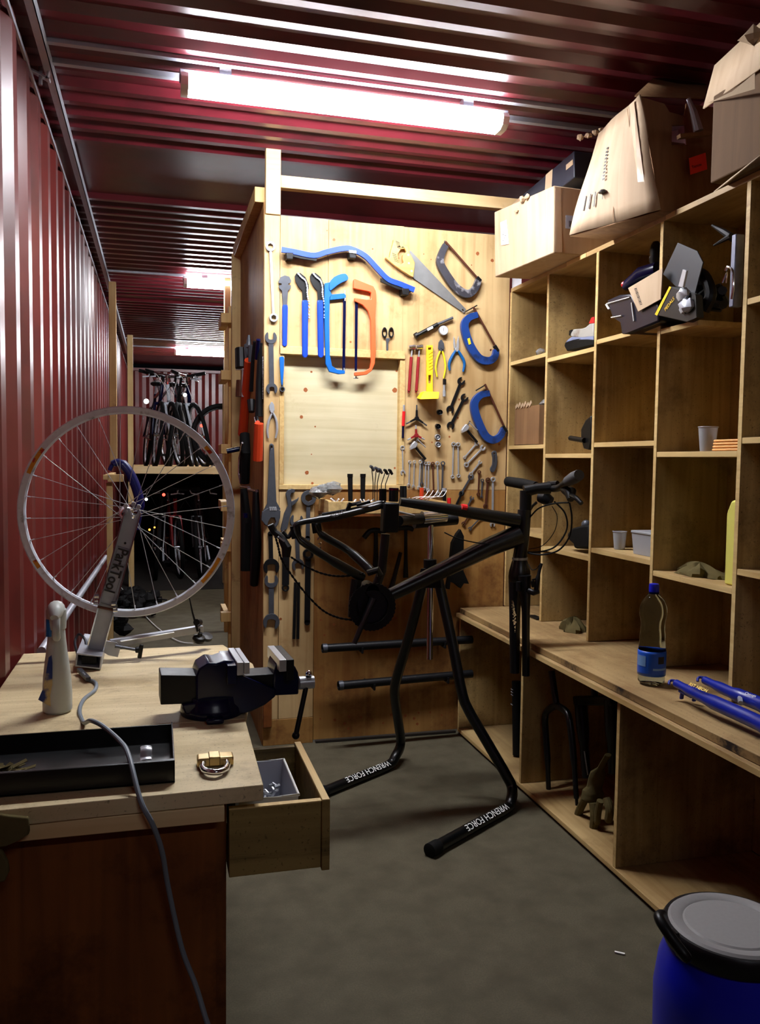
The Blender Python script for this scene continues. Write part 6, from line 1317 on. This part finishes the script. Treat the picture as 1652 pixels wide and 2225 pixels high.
# ---------------------------------------------------------------- stored bicycles on the rack
def bike(x, y, z, lean, yaw, tone, label, rackgrp, turn=.3, white=False, full=True):
    root = thing('bicycle', label, 'bicycle', (x, y, z), rackgrp)
    cy, sy = math.cos(yaw), math.sin(yaw)
    def T(a, b_, c_):   # a sideways, b back, c up
        a2 = a+c_*math.tan(lean); return Vector((x+a2*cy-b_*sy, y+a2*sy+b_*cy, z+c_))
    def wheel(b0, nm):
        n = 28; ring = [T(0, b0+.33*math.cos(2*PI*k/n), .335+.325*math.sin(2*PI*k/n)) for k in range(n)]
        w_ = MB().tube(ring, .022, 8, closed=True).build(nm, 'rubber', root)
        MB().tube([T(0, b0+.295*math.cos(2*PI*k/n), .335+.295*math.sin(2*PI*k/n)) for k in range(n)], .010, 6, closed=True).build('rim', 'alu', w_)
        b = MB()
        for k in range(12): a = 2*PI*k/12; b.tube([T(.02*(1 if k % 2 else -1), b0, .335), T(0, b0+.29*math.cos(a), .335+.29*math.sin(a))], .0016, 4)
        o = b.build('spokes', 'chrome', w_)
        MB().cyl(T(-.04, b0, .335), T(.04, b0, .335), .018, seg=10).build('hub', 'chrome', w_)
    wheel(0, 'front_wheel'); wheel(1.03, 'rear_wheel')
    hd, bb, stp, rr = T(0, .10, .74), T(0, .60, .29), T(0, .74, .80), T(0, 1.03, .335)
    b = MB(); b.tube([T(0, .07, .86), T(0, .12, .70)], .020, 10).tube([T(0, .09, .80), T(0, .72, .76)], .016, 10).tube([T(0, .12, .72), bb], .019, 10).tube([bb, stp], .016, 10)
    for s_ in (-1, 1): b.tube([bb, T(s_*.06, 1.03, .335)], .009, 8).tube([T(0, .72, .76), T(s_*.06, 1.03, .335)], .008, 8)
    b.build('frame', tone, root)
    b = MB(); b.tube([T(-.05, .09, .66), T(.05, .09, .66)], .017, 8)
    for s_ in (-1, 1): b.tube([T(s_*.05, .09, .67), T(s_*.055, .05, .45), T(s_*.055, 0, .335)], [.014, .013, .009], 8)
    b.build('fork', 'alu' if white else tone, root)
    ct, st_ = math.cos(turn), math.sin(turn)
    H = lambda s_, b_, c_: T(s_*ct, .05+b_+s_*st_, c_)
    MB().tube([T(0, .07, .86), T(0, .02, .95)], .014, 8).build('stem', 'chrome' if white else 'bsteel', root)
    MB().tube(smooth([H(-.29, .05, .98), H(-.15, .0, .955), H(0, -.03, .95), H(.15, .0, .955), H(.29, .05, .98)], 3), .0125, 8).build('handlebar', 'chrome' if white else 'bsteel', root)
    for s_ in (-1, 1):
        MB().tube([H(s_*.29, .05, .98), H(s_*.19, .01, .962)], .018, 8).build('grip', 'rubber', root)
        MB().tube([H(s_*.17, -.01, .95), H(s_*.18, -.06, .92), H(s_*.25, -.05, .91)], .007, 6).build('brake_lever', 'alu', root)
        MB().tube(smooth([H(s_*.16, -.02, .95), H(s_*.10, -.12, .86), T(0, -.03, .70)], 4), .003, 6).build('brake_cable', 'white' if white else 'rubber', root)
    MB().tube([T(0, .74, .80), T(0, .76, .90)], .0135, 8).build('seat_post', 'alu', root)
    MB().ball(T(0, .78, .92), .1, 10, (.62*1, 1.25, .28)).build('saddle', 'rubber', root)
    MB().tube([T(.06, .60, .29), T(.08, .55, .13)], .012, 8).build('crank_arm', 'alu', root)
    MB().box(T(.08, .50, .115), T(.16, .60, .14)).build('pedal', 'black', root)
    return root, T, H
RG = 'bicycles on the rack deck'; zd = RZ-.011
specs = [(-.02, 8.98, .10, .10, 'dblue', 'dark blue bicycle leaning at the far left of the rack deck', .5, False),
         (.10, 9.05, .16, -.05, 'gloss', 'dark bicycle with lit white headlamp, second from the left on the rack', -.6, False),
         (.24, 9.0, -.14, .12, 'alu', 'silver-forked bicycle with pale cables in the middle of the rack', .7, True),
         (.36, 9.12, -.18, -.10, 'gloss', 'dark bicycle leaning between the silver one and the raised handlebar', -.4, False),
         (.50, 9.05, -.20, .18, 'dblue', 'bicycle with tall bright handlebar at the right of the rack', .9, True)]
hand = []
for (x, y, ln_, yw, tone, lab_, tn, wt_) in specs: hand.append(bike(x, y, zd, ln_, yw, tone, lab_, RG, tn, wt_))
def glow(px, py, Y, r, m, nm, par): MB().ball(P(px, py, Y=Y), r, 8).build(nm, m, par)
glow(318, 872, 8.75, .026, 'lampw', 'headlamp', hand[1][0]); glow(402, 858, 8.9, .020, 'lampw', 'headlamp', hand[3][0]); glow(438, 925, 8.75, .016, 'lampr', 'rear_reflector', hand[4][0])
wl = thing('spare_wheel', 'loose black tyred wheel leaning at the right end of the rack', 'wheel', (.62, 8.95, zd), RG)
cw = P(450, 945, Y=8.85); cw = Vector((.66, 8.9, zd+.335)); n = 36
MB().tube([cw+Vector((.30*math.cos(2*PI*k/n), .06*math.cos(2*PI*k/n), .31*math.sin(2*PI*k/n))) for k in range(n)], .024, 10, closed=True).build('tyre', 'rubber', wl)
MB().tube([cw+Vector((.27*math.cos(2*PI*k/n), .06*math.cos(2*PI*k/n), .28*math.sin(2*PI*k/n))) for k in range(n)], .010, 8, closed=True).build('rim', 'bsteel', wl)
low = [(-.02, 9.2, .08, .0, 'gloss', 'dark bicycle stored on the floor below the left of the rack', .4), (.24, 9.3, -.05, .1, 'redgrip', 'dark red bicycle stored on the floor under the rack deck', -.5), (.46, 9.25, -.08, -.1, 'gloss', 'black bicycle stored on the floor under the right of the rack', .3)]
lowb = [bike(x, y, .001, ln_, yw, tone, lab_, 'bicycles below the rack deck', tn) for (x, y, ln_, yw, tone, lab_, tn) in low]
glow(356, 1075, 9.05, .017, 'lampr', 'rear_light', lowb[1][0]); glow(318, 1085, 9.0, .015, 'lampw', 'headlamp', lowb[0][0]); glow(325, 1151, 9.0, .012, 'lampo', 'reflector', lowb[1][0]); glow(336, 1146, 9.0, .010, 'lampo', 'reflector', lowb[1][0]); glow(465, 1028, 8.72, .012, 'lampo', 'reflector', lowb[2][0])
# blue mudguard in front of the timber post, black heap on the floor
o = MB().tube(smooth([P(238, 1022, Y=5.7), P(246, 1008, Y=5.7), P(262, 1006, Y=5.7), P(280, 1025, Y=5.7), P(296, 1060, Y=5.7), P(304, 1100, Y=5.7), P(296, 1150, Y=5.7)], 5), [.02]*5+[.035]*6+[.045]*15+[.03]*5, 14, flat=.7).build('mudguard', mat('dark_blue_guard', S(14, 24, 92), .35), None); tag(o, 'curved dark blue mudguard hung on the timber beside the red wall', 'mudguard')
b = MB(); r9 = random.Random(9)
for k in range(34):
    p = P(r9.uniform(262, 335), r9.uniform(1292, 1326), Y=7.3); p.z = max(.03, p.z); p.y += r9.uniform(-.3, .3)
    b.ball(p, r9.uniform(.03, .07), 8, (1, 1, .8), .3, r9)
o = b.build('scrap_heap', 'rubber', ang=20); tag(o, 'black heap of tangled bicycle parts on the floor down the passage', 'parts', kind='stuff')
g = thing('bicycle_pedal', 'single black pedal lying apart on the pale passage floor', 'pedal', P(346, 1302, Z=.02))
p = P(345, 1303, Z=.02); MB().box(p+Vector((-.035, -.05, -.018)), p+Vector((.03, .05, .022))).build('pedal_body', 'black', g, bev=.006); MB().cyl(p+Vector((.03, 0, 0)), p+Vector((.075, -.01, -.004)), .007, seg=8).build('spindle', 'bsteel', g)
b = MB()
for k in range(16):
    p = P(r9.uniform(242, 275), r9.uniform(1344, 1368), Y=5.6); p.z = max(.03, p.z); b.ball(p, r9.uniform(.025, .05), 8, (1, 1, .8), .3, r9)
o = b.build('scrap_heap', 'rubber', ang=20); tag(o, 'smaller black heap on the floor just behind the truing stand', 'parts', kind='stuff')
o = MB().tube(smooth([P(262, 1275, Z=.01), P(300, 1320, Z=.01), P(340, 1362, Z=.01), P(385, 1392, Z=.01), P(420, 1398, Z=.01)], 5), .004, 6).build('loose_wire', 'white'); tag(o, 'pale loose cable curling over the passage floor', 'cable')
# flashing strip where partition meets the floor
o = MB().bar((.70, YW-.010, .006), (1.38, YW-.014, .006), .018, .010).build('trim_20', 'ddark'); struct(o)
